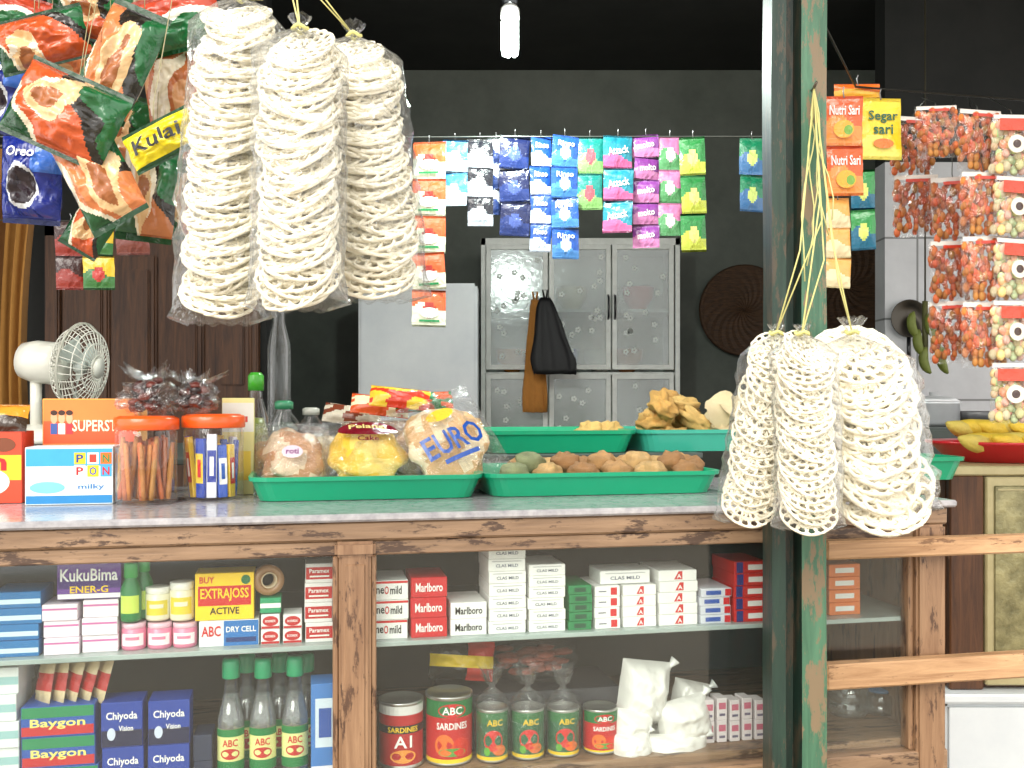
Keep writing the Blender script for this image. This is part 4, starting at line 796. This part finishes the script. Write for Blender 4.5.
def pstrip(px,pts,y,kind,wsc,label):
    e=empty('peanut_bag_strip',T((wx(px,y),y,wz(pts[0],y))),label,'peanut bags','peanut bag strips on the wire')
    for i in range(len(pts)-1):
        zc=wz((pts[i]+pts[i+1])/2,y)-wz(pts[0],y);hh=(pts[i+1]-pts[i])/F*y
        S=Matrix.Diagonal((wsc,1,hh/.083,1));o=bpy.data.objects.new('peanut_bag',kind[0]);COL.objects.link(o);o.parent=e;o.matrix_basis=T((R.uniform(-.003,.003),0,zc))@RZ(R.uniform(-10,10))@RY(R.uniform(-4,4))@S
        q=bpy.data.objects.new('peanuts',kind[1]);COL.objects.link(q);q.parent=o;q['kind']='stuff'
    m=MB();m.tube([(0,0,-.004),(0,.004,.008),(0,(YR-y),wz(98,YR)-wz(pts[0],y))],.0008,METAL,c(90,90,86),4);m.part('hook',e)
pstrip(914,[118,176,236],1.86,PA,1.0,'strip of clear bags of reddish brown peanuts')
pstrip(936,[106,158],1.74,PB,.95,'single clear bag of brown peanuts')
pstrip(978,[110,172],1.76,PB,1.0,'clear bags of brown roasted peanuts')
pstrip(953,[178,242,302,362],1.80,PA,1.0,'strip of clear bags of reddish brown peanuts')
pstrip(984,[172,236,302,368],1.74,PB,.98,'clear bags of orange brown peanuts')
pstrip(1012,[114,176,238,300,362,424],1.72,PC,1.15,'strip of printed clear bags of pale nuts')
pstrip(1050,[100,165,230,300,362],1.78,PB,1.0,'clear bags of brown roasted peanuts')
# ---------------------------------------------------------------- ring crackers
def crk(seed):
    rr=random.Random(seed);m=MB();ph=rr.uniform(0,6)
    def lp(n,R0,A,K,tw,zz):return [((R0+A*cos(K*2*pi*i/n+ph))*cos(2*pi*i/n+tw*sin(K*2*pi*i/n+ph)),(R0+A*cos(K*2*pi*i/n+ph))*sin(2*pi*i/n+tw*sin(K*2*pi*i/n+ph)),zz*sin(K*2*pi*i/n+1)+.02*sin(4*pi*i/n+ph)) for i in range(n)]
    W=c(250,243,222)
    m.tube(lp(150,.78,.19,rr.choice([15,16]),.14,.035),.047,CRK,W,4,True);m.tube(lp(110,.52,.2,11,.18,.035),.047,CRK,W,4,True);m.tube(lp(56,.26,.15,6,.28,.03),.047,CRK,W,4,True)
    m.tube(lp(36,.95,.02,5,.0,.02),.045,CRK,W,4,True);m.tube(lp(30,.66,.03,4,.0,.02),.045,CRK,W,4,True);m.tube(lp(20,.38,.03,4,.0,.02),.045,CRK,W,4,True)
    return m.mesh('ring_cracker')
CK=[crk(i) for i in range(3)]
def cbag(pts,r,y,n,tilt,strpts,label,seed):
    rr=random.Random(seed);P=[Vector((wx(a,y),y,wz(b,y))) for a,b in pts]
    def ax(t):
        t=t*(len(P)-1);i=min(int(t),len(P)-2);return P[i].lerp(P[i+1],t-i)
    for i in range(n):
        t=(i+.5)/n;p=ax(t);k=r*(.76+.24*min(1,t*9))*rr.uniform(.94,1.02)
        o=bpy.data.objects.new('ring_cracker',CK[i%3]);COL.objects.link(o)
        o.matrix_world=T(p+Vector((rr.uniform(-.12,.12)*r,rr.uniform(-.06,.06)*r,0)))@RZ(rr.uniform(-22,22))@RX(tilt+rr.uniform(-6,6))@RY(rr.uniform(-8,8))@RZ(rr.uniform(0,360))@Matrix.Diagonal((k,k,k*1.1,1))
        tag(o,'white lacy ring cracker packed in a hanging bag','cracker','ring crackers in hanging bags')
    top=P[0];bot=P[-1];m=MB();rs=[]
    L=[(-.20,.3),(-.13,.1),(-.10,.08),(-.03,.7)]+[(q/16,1.12+.05*(q%2)) for q in range(1,16)]+[(1.0,1.18),(1.06,1.15),(1.085,.7)]
    LL=(bot-top).length
    for (t,q) in L:
        p=ax(max(0,min(1,t)))
        if t<0:p=top+Vector((0,0,r*1.6*(-t)*2.2))
        if t>1:p=bot-Vector((0,0,LL*(t-1)))
        flatk=1 if t<1.0 else .5
        rs.append([p+Vector((r*q*cos(2*pi*j/40)*(1+.16*noise.noise(Vector((cos(2*pi*j/40)*3,t*18,seed+sin(2*pi*j/40)*3)))+(.14 if t>1 else 0)),r*q*flatk*sin(2*pi*j/40)*(1+.14*noise.noise(Vector((j*.9,t*9,seed)))),.006*noise.noise(Vector((j,t*4,1))))) for j in range(40)])
    m.rings(rs,BAG,WHITE);o=m.thing('cracker_bag',Matrix(),label,'cracker bag','hanging bags of ring crackers')
    kn=top+Vector((0,0,r*1.6*.115*2.2));m=MB();m.tube([kn+Vector((.008*cos(a),.008*sin(a),.002*sin(3*a))) for a in[2*pi*j/12 for j in range(12)]],.0022,FIBRE,c(215,208,130),5,True)
    for s in strpts:m.tube([kn]+[Vector(q) for q in s],.0011,FIBRE,c(210,202,130),5)
    m.part('raffia_string',o)
yk=1.15
def up(px):return [(wx(px,yk),yk,wz(0,yk)),(wx(px,yk),1.14,1.97)]
cbag([(240,14),(234,80),(228,150),(224,220),(222,300)],.045,1.13,44,40,[up(262),up(254)],'long clear bag packed with white ring crackers',1)
cbag([(300,45),(299,120),(300,200),(297,290)],.043,1.06,38,46,[up(293),up(297)],'long clear bag packed with white ring crackers',2)
cbag([(354,52),(362,110),(372,180),(380,282)],.047,1.17,38,40,[up(321),up(326)],'long clear bag packed with white ring crackers leaning outwards',3)
NL=Vector((wx(815,1.38),1.385,wz(88,1.385)))
def upr(px,py):return [(wx(px,1.33),1.33,wz(py,1.33)),tuple(NL)]
cbag([(776,345),(768,400),(758,455),(751,508)],.039,1.33,16,62,[upr(822,220),upr(800,250)],'short clear bag of white ring crackers with lacy pattern',4)
cbag([(802,345),(806,400),(808,460),(808,515)],.036,1.24,22,50,[upr(820,200),upr(824,260)],'short clear bag packed with white ring crackers',5)
cbag([(852,352),(862,400),(872,450),(880,498)],.064,1.31,22,56,[upr(832,240),upr(838,280)],'wide clear bag packed with white ring crackers',6)
m=MB();m.tube([NL+Vector((0,.03,.0)),NL,NL+Vector((0,-.012,.004))],.002,METAL,c(120,110,100))
for k in range(5):
    pts=[NL]
    for q in range(1,7):pts.append(NL+Vector((.006*sin(q*1.3+k*2)+(k-2)*.004*q*.5,-.006+.003*k-.002*q,-.045*q*(1-.08*k))))
    m.tube(pts,.0011,FIBRE,c(214,208,140),4)
m.thing('raffia_bundle',Matrix(),'yellow raffia strings tied to a nail on the post','string')
# ---------------------------------------------------------------- light & camera
w=bpy.data.worlds.new('sky');SC.world=w;w.use_nodes=True;bg=w.node_tree.nodes['Background']
bg.inputs[0].default_value=(1,.99,.96,1);bg.inputs[1].default_value=2.0
sn=bpy.data.lights.new('sun','SUN');sn.energy=3.4;sn.angle=radians(40);sn.color=(1,.96,.88);so=bpy.data.objects.new('sun',sn);COL.objects.link(so);so.rotation_euler=(radians(52),0,radians(-18))
cam=bpy.data.cameras.new('camera');co=bpy.data.objects.new('camera',cam);COL.objects.link(co);co.location=(0,0,ZC);co.rotation_euler=(pi/2,0,0)
cam.sensor_width=36;cam.lens=36*F/1024;cam.shift_y=16/1024;cam.clip_start=.02;SC.camera=co
